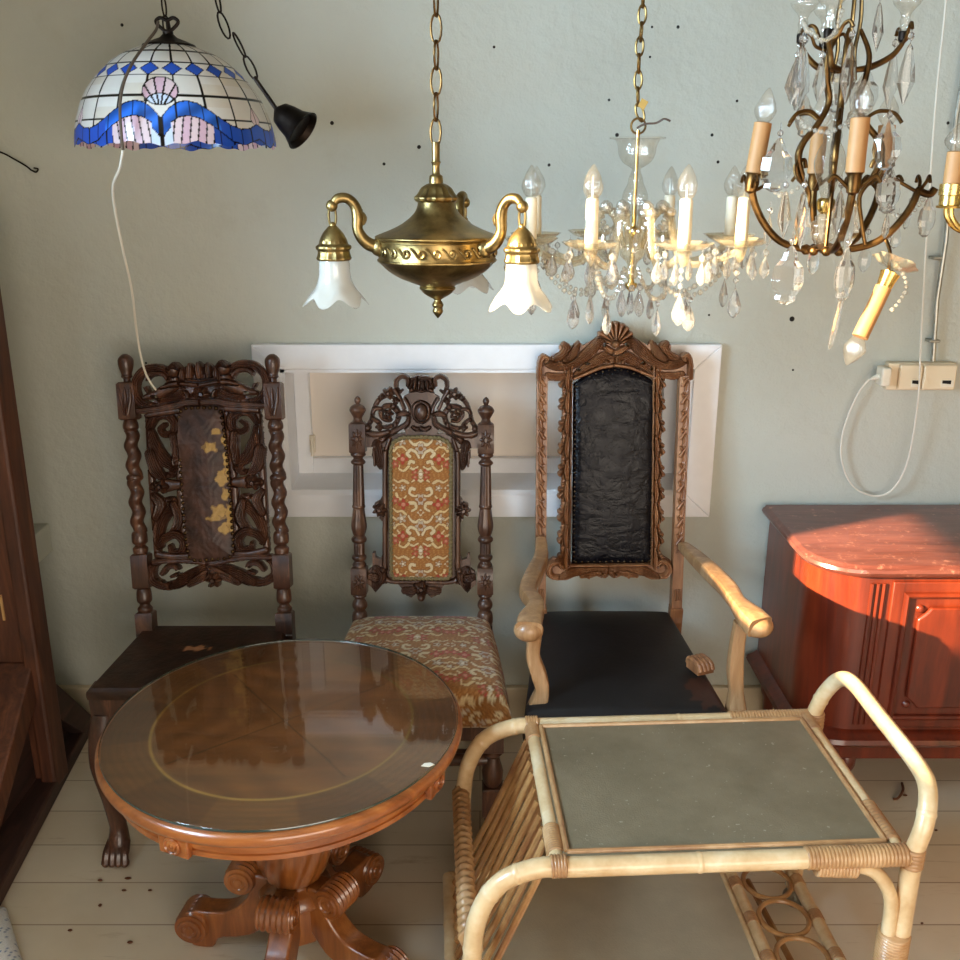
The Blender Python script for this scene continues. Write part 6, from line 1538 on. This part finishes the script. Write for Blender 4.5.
# ------------------------------------------------------------- brass candle lamp cut by the right edge
Y = 1.45; q0 = P(949, 206, Y); kr = kpx(206, Y); Z = lambda y: zy(y, Y)
rx = P(1045, 206, Y).x
rl = thing('brass_candle_lamp', 'bright brass candle lamp cut off by the right edge of the picture', 'hanging lamp', (rx, Y, q0.z))
mb = MB(); q = smooth_path([V((r, y, 0)) for y, r in [(120, 3), (150, 4), (180, 6), (200, 12), (215, 16), (230, 18), (245, 12), (256, 5), (264, 1)]], 4); mb.lathe([(max(p.x, .1) * kr, Z(p.y)) for p in q][::-1], (rx, Y, 0), 32); obj('stem', mb, M['bright_brass'], rl)
mb = MB(); chain(mb, [V((rx, Y, Z(122))), V((rx, Y, ZC))], .036, .0026, .016); obj('chain', mb, M['bright_brass'], rl)
RX = rx - q0.x
for k, az in enumerate((180, 60, -60)):
    d = V((math.cos(math.radians(az)), math.sin(math.radians(az)), 0)); o_ = V((rx, Y, 0)); t_ = V((-d.y, d.x, 0))
    mb = MB()
    for sg in (-.008, .008): mb.tube(smooth_path([o_ + d * RX + t_ * sg + V((0, 0, Z(207))), o_ + d * (RX - .003) + t_ * sg + V((0, 0, Z(217))), o_ + d * (RX - .02) + t_ * sg + V((0, 0, Z(229))), o_ + d * (RX * .6) + t_ * sg + V((0, 0, Z(234))), o_ + d * .02 + V((0, 0, Z(225)))], 6), .004, 8)
    a = obj('arm', mb, M['bright_brass'], rl)
    b0 = o_ + d * RX
    obj('socket_cup', MB().lathe([(.003, Z(209)), (.017, Z(208)), (.018, Z(206)), (.0145, Z(205)), (.0145, Z(196)), (.0165, Z(195)), (.0165, Z(184)), (.01, Z(183))], b0, 28), M['bright_brass'], a)
    obj('candle_sleeve', MB().lathe([(.0125, Z(186)), (.0125, Z(152)), (.01, Z(151)), (.002, Z(151))], b0, 24), M['tan_candle'], a)
    obj('bulb', flame_bulb(MB(), b0 + V((0, 0, Z(152))), Z(122) - Z(152), .0165), M['bulb_glass'], a, sharp=70)
# ================================================================== LIGHT AND CAMERA
w = bpy.data.worlds.new('sky'); S.world = w; w.use_nodes = True
bg = w.node_tree.nodes['Background']; bg.inputs[0].default_value = (.62, .78, 1., 1); bg.inputs[1].default_value = 1.0
def light(name, typ, energy, color, **k):
    l = bpy.data.lights.new(name, typ); l.energy = energy; l.color = color
    o = bpy.data.objects.new(name, l); COL.objects.link(o)
    for a, b in k.items(): setattr(l, a, b)
    return o
sun = light('sun', 'SUN', 27, (1., .78, .48), angle=math.radians(.8))
sun.rotation_euler = V((.85, .38, -.28)).to_track_quat('-Z', 'Y').to_euler()
a1 = light('shop_window_daylight', 'AREA', 46, (1., .82, .62), shape='RECTANGLE', size=FX1 - FX0, size_y=FZ1 - FZ0)
a1.location = ((FX0 + FX1) / 2, YF - .08, (FZ0 + FZ1) / 2); a1.rotation_euler = V((0, 1, 0)).to_track_quat('-Z', 'Z').to_euler()
a2 = light('side_window_daylight', 'AREA', 145, (.54, .78, 1.), shape='RECTANGLE', size=LY1 - LY0, size_y=LZ1 - LZ0)
a2.location = (XL - .13, (LY0 + LY1) / 2, (LZ0 + LZ1) / 2); a2.rotation_euler = V((1, 0, 0)).to_track_quat('-Z', 'Z').to_euler()
cam = bpy.data.cameras.new('camera'); cam.sensor_width = 36; cam.lens = 36; cam.clip_start = .02
co = bpy.data.objects.new('camera', cam); COL.objects.link(co); co.location = (0, 0, H); co.rotation_euler = (PI / 2 - PITCH, 0, 0)
a2.data.spread = math.radians(135)
S.camera = co
vs = S.view_settings; vs.view_transform = 'Standard'; vs.look = 'None'; vs.exposure = .45; vs.gamma = 1; vs.use_curve_mapping = False
try:
    S.cycles.sample_clamp_indirect = 4.; S.cycles.max_bounces = 14; S.cycles.transparent_max_bounces = 24; S.cycles.transmission_bounces = 10; S.cycles.caustics_reflective = False
except Exception: pass
